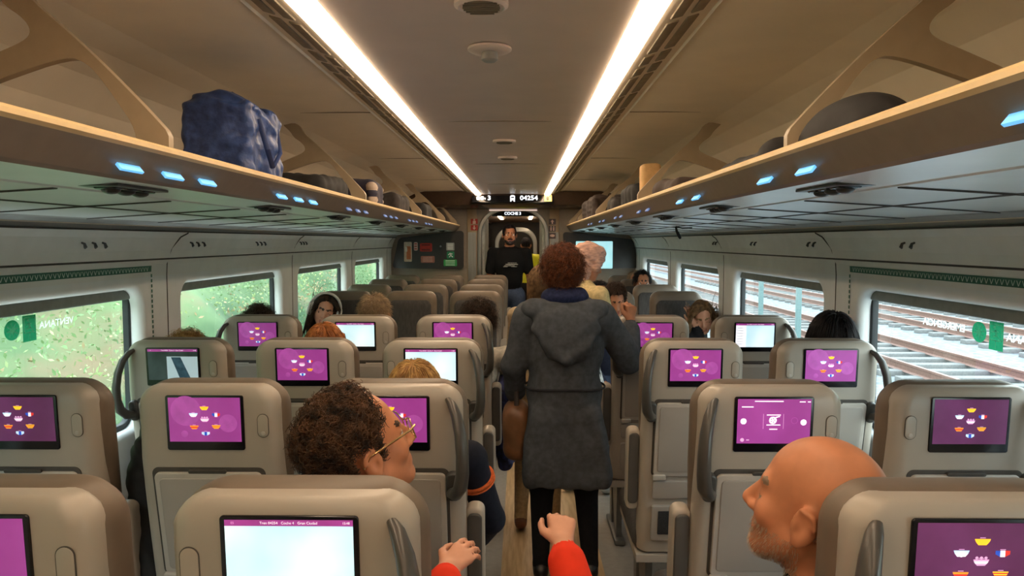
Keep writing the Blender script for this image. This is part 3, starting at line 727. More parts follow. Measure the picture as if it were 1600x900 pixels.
def screen_mesh(kind, dim=False):
    m = MB(); X = face(1.128) @ M.Translation((0, 0, 0))
    m.slab(SW, SH, .004, .006, .0015, len(SCR), X); X = X @ M.Translation((0, -.0046, .009))
    def quad(x0, z0, x1, z1, mi, e=0): m.add([(x0, e, z0), (x1, e, z0), (x1, e, z1), (x0, e, z1)], [(0, 1, 2, 3)], mi, X)
    def U(u, v): return ((u - .5) * DW, (.5 - v) * DH)
    def disc(u, v, r, mi, e=-.0003, n=20):
        x, z = U(u, v); m.add([(x + r * math.cos(2 * PI * i / n), e, z + r * math.sin(2 * PI * i / n)) for i in range(n)], [tuple(range(n))], mi, X)
    bg = 14 if dim else 0
    if kind in ('menu', 'option', 'plain'):
        quad(-DW / 2, -DH / 2, DW / 2, DH / 2, bg)
    if kind == 'menu':
        if not dim:
            disc(.24, .30, .040, 10, -.0002, 32); disc(.82, .58, .024, 10, -.0002, 32); disc(.21, .82, .009, 10, -.0002)
        def bowl(u, v, cols):
            x, z = U(u, v); w = .0115; n = len(cols)
            for i, mi in enumerate(cols):        # horizontal bands of a bowl with a flat top
                t0, t1 = i / n, (i + 1) / n
                def hw(t): return w * (1 - .5 * t ** 1.6)
                zz = lambda t: z + .004 - .0095 * t
                m.add([(x - hw(t0), -.0006, zz(t0)), (x + hw(t0), -.0006, zz(t0)), (x + hw(t1), -.0006, zz(t1)), (x - hw(t1), -.0006, zz(t1))], [(0, 1, 2, 3)], mi, X)
            m.add([(x - .004, -.0006, z + .0062), (x + .004, -.0006, z + .0062), (x + .004, -.0006, z + .0052), (x - .004, -.0006, z + .0052)], [(0, 1, 2, 3)], 6, X)
        def vbowl(u, v, cols):
            x, z = U(u, v); n = len(cols)
            for i, mi in enumerate(cols):
                x0, x1 = -.0105 + .021 * i / n, -.0105 + .021 * (i + 1) / n
                d = lambda q: -.0055 if abs(q) < .005 else -.0055 * (1 - (abs(q) - .005) / .0075)
                m.add([(x + x0, -.0006, z + .004), (x + x1, -.0006, z + .004), (x + x1, -.0006, z + d(x1)), (x + x0, -.0006, z + d(x0))], [(0, 1, 2, 3)], mi, X)
            m.add([(x - .004, -.0006, z + .0062), (x + .004, -.0006, z + .0062), (x + .004, -.0006, z + .0052), (x - .004, -.0006, z + .0052)], [(0, 1, 2, 3)], 6, X)
        bowl(.5, .235, (2, 2, 2)); bowl(.345, .385, (7, 1)); disc(.345, .40, .0042, 1, -.0008); vbowl(.66, .385, (4, 1, 3))
        bowl(.5, .50, (6, 1, 6)); bowl(.35, .665, (5, 3, 5)); bowl(.655, .655, (2, 3, 2, 3, 2)); vbowl(.505, .81, (7, 4, 7))
        for du in (-.035, 0, .035): disc(.5 + du, .445, .0022, 6, -.0007)
    if kind == 'option':
        for u, v, r, mi in ((.085, .5, .0078, 1), (.905, .52, .0078, 1), (.075, .92, .005, 6), (.78, .48, .0088, 10)): disc(u, v, r, mi)
        disc(.78, .48, .0074, 0, -.0005)
        disc(.485, .475, .0098, 1, -.0006); 
        for a in range(5): disc(.485 + .026 * math.cos(a * 1.257), .475 + .042 * math.sin(a * 1.257), .0016, 0, -.0009)
        x, z = U(.36, .5)
        for u in (.355, .63): 
            x, z = U(u, .5); quad(x - .0004, z - .02, x + .0004, z + .02, 6, -.0006)
        for u0, u1, v in ((.40, .59, .355), (.40, .59, .58), (.44, .55, .675), (.055, .215, .175), (.13, .17, .92), (.23, .62, .05), (.84, .92, .06), (.95, .99, .06)):
            x0, z0 = U(u0, v); x1, _ = U(u1, v); quad(x0, z0 - .0013, x1, z0 + .0013, 1 if v < .9 else 6, -.0006)
        x0, z0 = U(.52, .42); m.add([(x0, -.0008, z0), (x0 + .012, -.0008, z0 + .003), (x0 + .010, -.0008, z0 + .005), (x0, -.0008, z0 + .003)], [(0, 1, 2, 3)], 1, X)
    if kind in ('map', 'list', 'video'):
        zt = DH / 2; bar = .0095
        quad(-DW / 2, -DH / 2, DW / 2, zt - bar, 8 if kind != 'video' else 11); quad(-DW / 2, zt - bar, DW / 2, zt, 9, -.0001)
        XB = X @ M.Translation((0, -.0006, zt - bar / 2))
        add_text(m, 'Tren 04254   Coche 4   Gran Ciudad', .0056, XB, 1, sx=1.0); add_text(m, '15:48', .005, XB @ M.Translation((DW / 2 - .010, 0, 0)), 1); add_text(m, 'ES', .005, XB @ M.Translation((-DW / 2 + .012, 0, 0)), 6)
    if kind == 'list':
        quad(-DW / 2, -DH / 2, -DW / 2 + .05, DH / 2 - .0095, 1, -.0003)
        for i in range(7):
            z = DH / 2 - .022 - i * .0135; quad(-DW / 2 + .006, z - .0012, -DW / 2 + .034, z + .0012, 12, -.0005)
    if kind == 'video':
        quad(-DW * .12, -DH / 2, DW / 2, DH / 2 - .028, 12, -.0002)
        m.add([(-DW * .03, -.0005, DH * .24), (DW * .16, -.0005, DH * .24), (DW * .36, -.0005, -DH * .5), (DW * .14, -.0005, -DH * .5)], [(0, 1, 2, 3)], 13, X)
    return m.mesh('screen', SCR + [BEZ], 40)
_c = {}
def cached(key, fn, *a):
    if key not in _c: _c[key] = fn(*a)
    return _c[key]
COLX = {'A': -1.310, 'B': -.822, 'C': -.338, 'D': .652, 'E': 1.155}
ROWY = {1: 1.055, 2: 1.895, 3: 2.755, 4: 3.655, 5: 5.62, 6: 6.47, 7: 7.38, 8: 8.28}
SEATS = {}
HEADMAT = {}
def seat(rw, cl, screen=None, dim=False, lab='', away=True):
    t = empty('train_seat', (COLX[cl] + (.014 if (rw, cl) == (1, 'D') else 0), ROWY[rw], 0), 0 if away else PI)
    SEATS[(rw, cl)] = t
    side_in = {'A': 1, 'B': 1, 'C': 1, 'D': -1, 'E': -1}[cl] * (1 if away else -1)
    link('back_shell', cached('shell', shell_mesh), t); 
    o = link('headrest_cushion', cached('cush', cushion_mesh), t)
    link('backrest_pad', cached('pad', pad_mesh), t); link('seat_cushion', cached('seat', seat_mesh), t); link('seat_pan', cached('pan', pan_mesh), t)
    for sx in (-.13, .13): link('leg', cached('leg', leg_mesh), t, (sx, .36, 0))
    link('armrest', cached(('arm', side_in), armrest_mesh, side_in), t)
    if screen:
        link('screen', cached(('scr', screen, dim), screen_mesh, screen, dim), t)
        tr = link('tray_table', cached('tray', lambda: tray_meshes()), t); link('tray_hinge', cached('hinge', latch_mesh), tr)
        link('literature_pocket', cached('pock', pocket_mesh), t)
        bs = {'A': 1, 'B': 1, 'C': -1, 'D': 1, 'E': -1}[cl]
        link('release_button', cached(('btn', bs), button_mesh, bs), t)
    hs = {'A': -1, 'B': 0, 'C': 1, 'D': -1, 'E': 1}[cl] * (1 if away else -1)
    if hs and away: link('grab_handle', cached(('hnd', hs), handle_mesh, hs), t)
    tag(t, lab, 'seat', 'seats with screens, backs to the viewer' if away else 'seats facing the viewer')
place = {'A': 'window seat on the left', 'B': 'middle seat on the left', 'C': 'aisle seat left of the aisle', 'D': 'aisle seat right of the aisle', 'E': 'window seat on the right'}
rown = {1: 'nearest row', 2: 'second row', 3: 'third row', 4: 'fourth row', 5: 'first row facing the viewer', 6: 'second row facing the viewer', 7: 'third row facing the viewer', 8: 'last row facing the viewer'}
SK = {(1, 'B'): ('plain', 0), (1, 'C'): ('map', 0), (1, 'D'): ('menu', 1), (2, 'A'): ('menu', 1), (2, 'B'): ('menu', 0), (2, 'C'): ('menu', 0), (2, 'D'): ('option', 0), (2, 'E'): ('menu', 1),
      (3, 'A'): ('video', 0), (3, 'B'): ('menu', 0), (3, 'C'): ('map', 0), (3, 'D'): ('menu', 0), (3, 'E'): ('menu', 0), (4, 'A'): ('menu', 0), (4, 'B'): ('map', 0), (4, 'C'): ('menu', 0), (4, 'D'): ('menu', 0), (4, 'E'): ('list', 0)}
say = {'plain': 'plain purple screen', 'map': 'white map screen', 'menu': 'purple icon menu screen', 'option': 'purple screen with round buttons', 'video': 'screen showing a video', 'list': 'white list screen'}
for (r_, c_), (k_, d_) in SK.items():
    seat(r_, c_, k_, bool(d_), 'seat back with %s, %s, %s' % (say[k_], rown[r_], place[c_]))
for r_ in (5, 6, 7, 8):
    for c_ in 'ABCDE': seat(r_, c_, None, False, 'taupe seat with charcoal pad, %s, %s' % (rown[r_], place[c_]), away=False)
# ------------------------------------------------------------------ people
def skin(n, c): return mat('skin ' + n, c, .45, var=.10, scale=22, spec=.35)
def cloth(n, c, v=.18, sc=60, c2=None, st=None): return mat('cloth ' + n, c, .85, var=v, scale=sc, c2=c2, stretch=st, spec=.2)
EYEW = mat('eye white', C(226, 220, 212), .2, var=.02); IRIS = mat('iris', C(50, 34, 24), .15)
LIPM = mat('lip', C(168, 96, 84), .45)
UNDERH = {}
def hairmat(n, c, c2):
    h = mat('hair ' + n, c, .5, c2=c2, scale=45, spec=.4); k = tuple((x * .35 + y * .65) * .9 for x, y in zip(c[:3], c2[:3])) + (1,)
    UNDERH[h.name] = mat('hair under ' + n, k, .7, var=.15, scale=60, spec=.2); return h
def rotm(yaw=0, pitch=0, roll=0):        # yaw: + turns to own left; pitch: + looks up; roll: + tips to own right
    return np.array(M.Rotation(yaw, 3, 'Z') @ M.Rotation(pitch, 3, 'X') @ M.Rotation(roll, 3, 'Y'))
# material slots of a body
SK, TOP, LEG, SHOE, EW, IR, LP, BRW = range(8)

def head_prims(b, c, Q, s=1.0, fem=False, eyes='open', beard=False, fine=False, nose=1.0, jaw=1.0):
    c = np.array(c, float)
    def P(x, y, z): return c + Q @ (np.array((x, y, z)) * s)
    def E(x, y, z, r, m=SK, k=.014, rot=None, sub=False): b.ell(P(x, y, z), np.array(r) * s, m, k * s, Q if rot is None else Q @ rot, sub)
    def K(a, q, ra, rb=None, m=SK, k=.012, sub=False): b.cap(P(*a), P(*q), ra * s, None if rb is None else rb * s, m, k * s, sub)
    E(0, -.014, .030, (.073, .095, .086), k=.02)                     # cranium
    E(0, .022, -.028, (.062, .066, .084), k=.02)                     # face
    K((-.050, .004, -.052), (-.020, .058, -.094), .021 * jaw, .017 * jaw, k=.018); K((.050, .004, -.052), (.020, .058, -.094), .021 * jaw, .017 * jaw, k=.018)
    E(0, .066, -.094, (.024, .020, .020), k=.016)                    # chin
    K((-.032, .070, .020), (.032, .070, .020), .011 if not fem else .008, k=.016)      # brow ridge
    for sx in (-1, 1):
        E(sx * .042, .056, -.026, (.022, .019, .022), k=.016)        # cheekbone
        E(sx * .031, .093, .001, (.018, .017, .0105), k=.010, sub=True)   # eye socket
        E(sx * .031, .0660, .000, (.0140, .0140, .0125), SK if eyes == 'closed' else EW, k=.002)
        if eyes != 'closed':
            E(sx * .031, .0770, .000, (.0058, .0045, .0058), IR, k=.0005)
            K((sx * .019, .0755, .0085), (sx * .045, .069, .0075), .0052, .0048, k=.004)
            K((sx * .020, .0750, -.0085), (sx * .043, .069, -.0085), .0042, k=.004)
        else: K((sx * .020, .0785, -.004), (sx * .043, .0735, -.005), .0022, m=BRW, k=.001)
        K((sx * .016, .0805, .0225), (sx * .046, .0705, .0245), .0042, .0030, BRW, k=.002)
        E(sx * .077, -.012, -.010, (.010, .021, .033), k=.004, rot=np.array(M.Rotation(-sx * .35, 3, 'Z')))   # ear
        if fine:
            E(sx * .088, -.008, -.008, (.007, .012, .021), k=.004, sub=True)
            K((sx * .086, -.024, .012), (sx * .084, -.004, .018), .0042, k=.003); K((sx * .086, -.030, -.006), (sx * .086, -.024, .012), .0042, k=.003)
            E(sx * .078, -.006, -.038, (.007, .009, .009), k=.005); K((sx * .082, .002, -.016), (sx * .082, -.002, -.004), .004, k=.003)
        E(sx * .0125 * nose, .090, -.038, (.0082, .010, .0072), k=.006)
    K((0, .080, .010), (0, .101 * (1 + .05 * (nose - 1)), -.030), .0080, .0108 * nose, k=.010)
    E(0, .102, -.034, (.0110 * nose, .0095 * nose, .0088 * nose), k=.006)
    E(0, .070, -.064, (.030, .014, .018), k=.012)
    K((-.017, .0790, -.0640), (.017, .0790, -.0640), .0050, m=LP, k=.006); K((-.014, .0780, -.0725), (.014, .0780, -.0725), .0056, m=LP, k=.006)
    if beard:
        E(0, .068, -.092, (.034, .028, .026), BRW, k=.01); K((-.060, .0, -.040), (-.028, .060, -.084), .016, .022, BRW, k=.012); K((.060, .0, -.040), (.028, .060, -.084), .016, .022, BRW, k=.012)
        K((-.022, .083, -.053), (.022, .083, -.053), .0055, m=BRW, k=.004)
    return P

def hand_prims(b, w, d, n, t, s=1.0, curl=.5, spread=.25, thumb=.6, m=SK, k=.004):
    """w wrist, d pointing direction, n palm-side normal, t towards the thumb"""
    w, d, n, t = [np.array(x, float) for x in (w, d, n, t)]
    d /= np.linalg.norm(d); n = n - d * (n @ d); n /= np.linalg.norm(n); t = t - d * (t @ d) - n * (t @ n); t /= np.linalg.norm(t)
    b.cap(w - d * .01 * s, w + d * .02 * s, .023 * s, .024 * s, m, .01)
    off = [.030, .011, -.010, -.029]; ln = [.072, .082, .077, .060]; kb = [.088, .092, .088, .080]
    for i in range(4):
        kn = w + (d * kb[i] + t * off[i]) * s
        b.cap(w + (d * .02 + t * off[i] * .5) * s, kn, .0145 * s, .0115 * s, m, .008 * s)
        p = kn; a = 0; fr = (.44, .31, .25); r = .0093 if i < 3 else .008
        side_ = t * math.sin(spread * (1.5 - i) * .28)
        for j in range(3):
            a += curl * (.9, 1.1, .8)[j] * (1 + .10 * i)
            q = p + (d * math.cos(a) + n * math.sin(a) + side_ * math.cos(a)) * ln[i] * fr[j] * s
            b.cap(p, q, r * s * (1 - .06 * j), r * s * (1 - .06 * (j + 1)), m, k * s); p = q
    p = w + (d * .022 + t * .022) * s; q = p + (d * .034 + t * (.034 * (1.2 - thumb * .5)) + n * .016 * thumb) * s
    b.cap(w + (d * .015 + t * .010) * s, q, .016 * s, .012 * s, m, .008 * s)
    q2 = q + (d * .026 + t * (.014 - .016 * thumb) + n * .014 * thumb) * s; b.cap(q, q2, .0115 * s, .010 * s, m, k * s)
    b.cap(q2, q2 + (d * .020 + n * .010 * thumb - t * .006 * thumb) * s, .010 * s, .0085 * s, m, k * s)

def body_prims(b, J, s=1.0, fem=False, sleeve='long', bulk=1.0, topm=TOP, legs=True, foot=True, hem=0):
    g = lambda n: np.array(J[n], float)
    pel, nk = g('pelvis'), g('neck'); L, Rr = g('sl'), g('sr')
    up = nk - pel; H = np.linalg.norm(up); up /= H; x = Rr - L; x = x - up * (x @ up); x /= np.linalg.norm(x); y = np.cross(up, x)
    B = np.stack([x, y, up], 1); w = np.linalg.norm(Rr - L) / 2
    A = lambda a, c, dx=0: pel + up * H * a + y * c * s + x * dx
    b.ell(A(.70, .006), (w * .86 * bulk, .112 * s * bulk, .20 * s), topm, .03, B)
    b.ell(A(.36, .012), (.136 * s * bulk, .104 * s * bulk, .17 * s), topm, .04, B)
    b.ell(A(.04, -.004), (.165 * s * (1.03 if fem else 1) * min(bulk, 1.08), .118 * s, .115 * s), topm if hem else LEG, .03, B)
    if fem: 
        for sx in (-1, 1): b.ell(A(.62, .085, sx * .065 * s), (.062 * s, .055 * s, .06 * s), topm, .03, B)
    b.cap(A(.93, -.01, -w * .25), L, .058 * s, .056 * s * bulk, topm, .03); b.cap(A(.93, -.01, w * .25), Rr, .058 * s, .056 * s * bulk, topm, .03)
    b.cap(nk - up * .05 * s, np.array(J['headbase'], float), .056 * s * (.88 if fem else 1), .052 * s * (.88 if fem else 1), SK, .02)
    b.cap(A(.965, -.012, -.03), A(.965, -.012, .03), .062 * s, None, topm, .02)
    for S_, k in (('l', -1), ('r', 1)):
        sh, el, wr = g('s' + S_), g('e' + S_), g('w' + S_); bk = bulk
        if sleeve == 'short':
            mid = sh * .35 + el * .65; b.cap(sh, mid, .060 * s * bk, .056 * s * bk, topm, .02); b.cap(mid, el, .044 * s, .038 * s, SK, .006); b.cap(el, wr, .040 * s, .026 * s, SK, .012)
        else:
            b.cap(sh, el, .054 * s * bk, .046 * s * bk, topm, .02); b.cap(el, el * .12 + wr * .88, .047 * s * bk, .036 * s * bk, topm, .014); b.cap(el * .2 + wr * .8, wr, .028 * s, .025 * s, SK, .004)
        d = wr - el; d = d / np.linalg.norm(d); hd = np.array(J.get('hd' + S_, d), float)
        n = np.array(J.get('hn' + S_, -k * x), float); t = np.array(J.get('ht' + S_, y), float)
        hd = hd / np.linalg.norm(hd)
        if abs(n @ hd) / np.linalg.norm(n) > .9: n = n + up * .7
        n2 = n - hd * (n @ hd); t2 = np.cross(hd, n2); t2 = t2 if t2 @ t >= 0 else -t2
        hand_prims(b, wr, hd, n2, t2, s * (.94 if fem else 1), J.get('curl' + S_, .35), .25, .6)
        if legs:
            hp, kn, an = g('h' + S_), g('k' + S_), g('a' + S_)
            b.cap(hp, kn, .086 * s * min(bk, 1.1), .060 * s * min(bk, 1.1), LEG, .03); b.cap(kn, an, .060 * s * min(bk, 1.1), .042 * s, LEG, .02)
            fd = np.array(J.get('fd' + S_, (0, 1, 0)), float)
            b.cap(an + np.array((0, 0, -.035 * s)) - fd * .03 * s, an + np.array((0, 0, -.048 * s)) + fd * .13 * s, .040 * s, .030 * s, SHOE, .012)
            b.cap(an, an + np.array((0, 0, -.03 * s)), .040 * s, .040 * s, SHOE, .01)

HEADS = {}
def human(name, label, loc, rz, J, mats, s=1.0, h=.0085, eyes='open', fem=False, sleeve='long', bulk=1.0, beard=False, fine=False, group=None, neckup=True, cat='person', hem=0, nose=1.0, extra=None):
    b = SDF(); Q = rotm(*J['hrot']); hc = np.array(J['head'], float)
    J['headbase'] = tuple(hc + Q @ np.array((0, -.022, -.062)) * s)
    body_prims(b, J, s, fem, sleeve, bulk, hem=hem)
    P = head_prims(b, hc, Q, s * (.97 if fem else 1), fem, eyes, beard, fine, nose)
    if extra: extra(b, P, J, s)
    o = b.build(name, mats, None, h, None, loc, rz, smooth=1)
    tag(o, label, cat, group); o['_h'] = 0; del o['_h']
    HEADS[o.name] = (hc, Q, s * (.97 if fem else 1))
    return o

def stand_pose(H, hd=(0, 0, 0), arms=None, lean=0, stance=.10):
    s = H / 1.75; z = lambda f: f * s
    J = dict(pelvis=(0, -.01, z(.93)), neck=(0, -.02 + lean, z(1.47)), head=(0, .01 + lean * 1.2, z(1.632)), hrot=hd,
             sl=(-.190 * s, -.02 + lean, z(1.42)), sr=(.190 * s, -.02 + lean, z(1.42)),
             el=(-.235 * s, -.03 + lean, z(1.13)), er=(.235 * s, -.03 + lean, z(1.13)), wl=(-.245 * s, .05 + lean, z(.89)), wr=(.245 * s, .05 + lean, z(.89)),
             hl=(-.09 * s, 0, z(.90)), hr=(.09 * s, 0, z(.90)), kl=(-stance * s, .02, z(.49)), kr=(stance * s, .02, z(.49)), al=(-stance * 1.05 * s, -.02, z(.082)), ar=(stance * 1.05 * s, -.02, z(.082)))
    if arms: J.update(arms)
    return J, s
def sit_pose(top, s=.96, hd=(0, 0, 0), hx=0, hy=.27, arms=None, hair=.012):
    """seat space: occupant faces +y, back of the seat at y=0"""
    hc = V((hx, hy, top - hair - .116 * s)); nk = V((hx * .75, hy - .035, hc.z - .165 * s)); sz = nk.z - .05 * s
    J = dict(pelvis=(0, .335, .565), neck=tuple(nk), head=tuple(hc), hrot=hd,
             sl=(nk.x - .178 * s, nk.y, sz), sr=(nk.x + .178 * s, nk.y, sz), el=(nk.x * .6 - .178 * s, nk.y + .10, sz - .26 * s), er=(nk.x * .6 + .178 * s, nk.y + .10, sz - .26 * s),
             wl=(-.08, nk.y + .28, .62), wr=(.08, nk.y + .28, .62), hnl=(0, 0, -1), hnr=(0, 0, -1), htl=(1, 0, 0), htr=(-1, 0, 0),
             hl=(-.085, .36, .555), hr=(.085, .36, .555), kl=(-.10, .74, .53), kr=(.10, .74, .53), al=(-.10, .72, .085), ar=(.10, .72, .085))
    if arms: J.update(arms)
    return J

# ---- hair
def scalp(n, Q, c, s, mask, seed=1, e=(.076, .098, .089)):
    r = np.random.default_rng(seed); out = []
    while len(out) < n:
        d = r.normal(size=3); d /= np.linalg.norm(d); p = d * np.array(e) + np.array((0, -.014, .030))
        if not mask(p): continue
        nn = d / np.array(e); nn /= np.linalg.norm(nn); out.append((p, nn))
    return out
def full_mask(front=.055, fz=.082, back=-.055, side=-.015):
    def f(p):
        x, y, z = p
        if y > front - .25 * max(0, z - fz) and z < fz: return False
        lim = back + (side - back) * min(1, max(0, (y + .05) / .06))
        return z > lim
    return f
def ribbon(m, pts, r0, r1, mi=0, n=3):
    K = len(pts); m.tube(pts, [r0 + (r1 - r0) * k / (K - 1) for k in range(K)], n, mi, .6)
def hair(o, kind, hm, n=700, L=.05, mask=None, seed=1, lift=.35, wid=.0022, cap=-.001, part=None, e=(.076, .098, .089), curl=.008, back=-.055, fall=.25, taper=False):
    hc, Q, s = HEADS[o.name]; mask = mask or full_mask(back=back); r = np.random.default_rng(seed + 5)
    T = lambda p: V(hc + Q @ (np.asarray(p) * s))
    m = MB(); crown = np.array((0, -.05, .118))
    # close-fitting under layer
    U = []; 
    for p, nn in scalp(n, Q, hc, s, mask, seed, e):
        t = p - crown; t = t - nn * (t @ nn); t /= np.linalg.norm(t) + 1e-6
        down = np.linalg.inv(Q) @ np.array((0, 0, -1.0))
        pts = []
        if kind == 'curly':
            ax = nn * .8 + down * .35 + r.normal(size=3) * .45; ax /= np.linalg.norm(ax); a = np.cross(ax, (0.3, .5, .8)); a /= np.linalg.norm(a); bb = np.cross(ax, a)
            l = L * r.uniform(.5, 1.15) * (min(1, max(.22, (p[2] + .055) / .12)) if taper else 1); rad = curl * r.uniform(.6, 1.3); tw = r.uniform(1.2, 2.4); ph = r.uniform(0, 6.28)
            for k in range(11):
                u = k / 10; g = p + ax * l * u + down * l * .35 * u * u + (a * math.cos(ph + 6.28 * tw * u) + bb * math.sin(ph + 6.28 * tw * u)) * rad * min(1, u * 3)
                pts.append(T(g))
        elif kind == 'short':
            dr = t * (1 - lift) + nn * lift + r.normal(size=3) * .16; dr /= np.linalg.norm(dr); l = L * r.uniform(.6, 1.2); g = p.copy()
            for k in range(5):
                pts.append(T(g)); g = g + dr * l / 4; dr = dr + down * .10 - nn * .10; dr /= np.linalg.norm(dr)
                q = (g - np.array((0, -.014, .03))) / np.array(e); qn = np.linalg.norm(q)
                if qn < 1.03: g = np.array((0, -.014, .03)) + q / qn * 1.03 * np.array(e)
        else:                                 # long: combed over the skull, then falling
            if part is not None: t = np.array((np.sign(p[0] - part) * 1.0, -.25, -.1)); t = t - nn * (t @ nn); t /= np.linalg.norm(t)
            dr = t + r.normal(size=3) * .08; g = p.copy(); l = L * r.uniform(.8, 1.1); K = 12
            for k in range(K):
                pts.append(T(g)); dr = dr * (1 - fall) + down * fall + r.normal(size=3) * .03; dr /= np.linalg.norm(dr); g = g + dr * l / K
                q = (g - np.array((0, -.014, .03))) / np.array(e); qn = np.linalg.norm(q); fl = 1.04 + .05 * r.random()
                if qn < fl: g = np.array((0, -.014, .03)) + q / qn * fl * np.array(e)
                if g[1] > .02 and g[2] < .062 and abs(g[0]) < .070: g[0] = math.copysign(.070 + .006 * r.random(), g[0] if part is None else p[0] - part); g[1] = min(g[1], .055)
                g[0] = max(-.112, min(.112, g[0])); g[1] = max(-.135, g[1])
        ribbon(m, pts, wid * s * r.uniform(.7, 1.2), wid * s * .4)
    # cap
    bm = bmesh.new(); bmesh.ops.create_icosphere(bm, subdivisions=5, radius=1)
    ee = np.array(e) + cap
    for v in bm.verts: v.co = V(np.array(v.co) * ee + np.array((0, -.014, .030)))
    dl = [v for v in bm.verts if not mask(np.array(v.co))]; bmesh.ops.delete(bm, geom=dl, context='VERTS')
    for v in bm.verts: v.co = T(np.array(v.co) + np.array(v.co - V((0, -.014, .03))) * r.uniform(-.02, .03))
    bm.verts.index_update(); m.add([v.co.copy() for v in bm.verts], [[v.index for v in f.verts] for f in bm.faces], 1); bm.free()
    me = bpy.data.meshes.new('hair'); me.from_pydata([tuple(v) for v in m.v], [], m.f); me.materials.append(hm); me.materials.append(UNDERH[hm.name]); me.polygons.foreach_set('material_index', m.m); me.shade_smooth()
    return link('hair', me, o)

def blob_hair(o, hm, prims, h=.006, noise=(.003, 120), strands=0):
    """solid sculpted hair mass in head space"""
    hc, Q, s = HEADS[o.name]; b = SDF()
    for p in prims:
        if p[0] == 'e': b.ell(hc + Q @ (np.array(p[1]) * s), np.array(p[2]) * s, 0, .02, Q)
        else: b.cap(hc + Q @ (np.array(p[1]) * s), hc + Q @ (np.array(p[2]) * s), p[3] * s, p[4] * s, 0, .02)
    return b.build('hair', [hm], o, h, wob(noise[0], noise[1], 3))
JEAN = cloth('blue jeans', C(70, 84, 110)); BLK = cloth('black', C(26, 26, 30)); SHOEB = mat('black shoe', C(24, 22, 22), .4)
SK1 = skin('light', C(206, 150, 122)); SK2 = skin('tan', C(184, 124, 92)); SK3 = skin('ruddy', C(200, 132, 94))
HBR = hairmat('dark brown', C(74, 50, 34), C(26, 18, 14)); HAU = hairmat('auburn', C(140, 78, 44), C(62, 30, 18)); HBL = hairmat('blonde', C(206, 164, 100), C(140, 98, 54))
HGR = hairmat('sandy grey', C(178, 150, 114), C(120, 100, 80)); HRB = hairmat('reddish blonde', C(192, 122, 64), C(126, 70, 34)); HBK = hairmat('black', C(42, 32, 34), C(14, 12, 14)); HFB = hairmat('fair brown', C(150, 116, 78), C(90, 66, 44))
HGB = hairmat('grey stubble', C(150, 126, 104), C(120, 98, 80))
def mats(sk, top, leg=None, shoe=None, brow=None): return [sk, top, leg or JEAN, shoe or SHOEB, EYEW, IRIS, LIPM, brow or HBR]
def SEATLOC(rw, cl): return V((COLX[cl], ROWY[rw], 0))

# man with glasses, nearest row aisle seat, turned to his left... seen in profile looking right
J = sit_pose(1.330, 1.0, (R(-56), R(20), 0), hx=.022, hy=.385, hair=.018)
J['neck'] = (.012, .34, 1.02); J.update(sl=(-.13, .43, .93), sr=(.095, .25, .93), el=(-.15, .55, .70), er=(.10, .30, .68), wl=(-.02, .62, .62), wr=(.06, .52, .60))
gm = human('person', 'man with glasses and dark curly hair, in profile, in the nearest row', SEATLOC(1, 'C'), 0, J, mats(SK3, cloth('dark navy shirt', C(40, 44, 60)), brow=HBR), 1.0, .0045, fine=True, nose=1.12)
def gmask(p):
    x, y, z = p
    if z > .062: return y < .046 - (z - .06) * .25
    if z > .028: return y < .034 - (.062 - z) * .30
    if z > -.055: return y < -.042 or (z > -.012 and .004 < y < .020)
    return z > -.088 and y < -.034
hair(gm, 'curly', hairmat('brown curls', C(112, 76, 50), C(36, 24, 18)), 3200, .024, gmask, 3, wid=.0016, cap=.002, e=(.079, .100, .094), curl=.0055, taper=True)
hc, Q, s = HEADS[gm.name]; T = lambda x, y, z: V(hc + Q @ (np.array((x, y, z)) * s))
g = MB(); GOLD = mat('thin gold metal', C(214, 180, 130), .25, metal=.9)
for sx in (-1, 1):
    g.tube([T(sx * .064, .096, .012), T(sx * .078, .080, .013), T(sx * .083, .03, .010), T(sx * .083, -.015, .006), T(sx * .080, -.030, -.012)], .0026, 6, 0)
    g.tube([T(sx * .036 + .027 * math.cos(a * PI / 12), .1005 - .010 * abs(math.cos(a * PI / 12)) * (1 if sx * math.cos(a * PI / 12) > 0 else -.1), -.002 + .020 * math.sin(a * PI / 12)) for a in range(25)], .0015, 6, 0)
g.tube([T(-.010, .103, .004), T(0, .106, .007), T(.010, .103, .004)], .0016, 6, 0)
for sx in (-1, 1):
    pts = [T(sx * .036 + .026 * math.cos(a * PI / 8), .0995 - .008 * abs(math.cos(a * PI / 8)) * (1 if sx * math.cos(a * PI / 8) > 0 else -.1), -.002 + .019 * math.sin(a * PI / 8)) for a in range(16)]
    g.add(pts, [tuple(range(16))], 1)
g.build('glasses', [GOLD, GLASS], gm)

# bald man, nearest row right of the aisle, leaning out, looking left
J = sit_pose(1.252, 1.0, (R(51), R(12), R(0)), hx=-.134, hy=.235, hair=0)
J['neck'] = (-.10, .215, .945)
def beard_stub(b, P, J, s): pass
bm_ = human('person', 'bald man with short grey beard in the nearest row, leaning out and facing left', SEATLOC(1, 'D'), 0, J, mats(SK3, cloth('dark brown jacket', C(58, 46, 40)), brow=HGB), 1.09, .0045, 'closed', fine=True, nose=1.15)
hc, Q, s = HEADS[bm_.name]
def bmask(p):
    x, y, z = p
    if y > -.004: return False
    return -.075 < z < .045 + min(0, (y + .06)) * 0 and y < -.02 - max(0, z) * 1.5
hair(bm_, 'short', hairmat('white fringe', C(206, 192, 176), C(176, 140, 112)), 900, .010, bmask, 4, lift=.3, wid=.0009, cap=.002, e=(.0745, .0965, .0875))
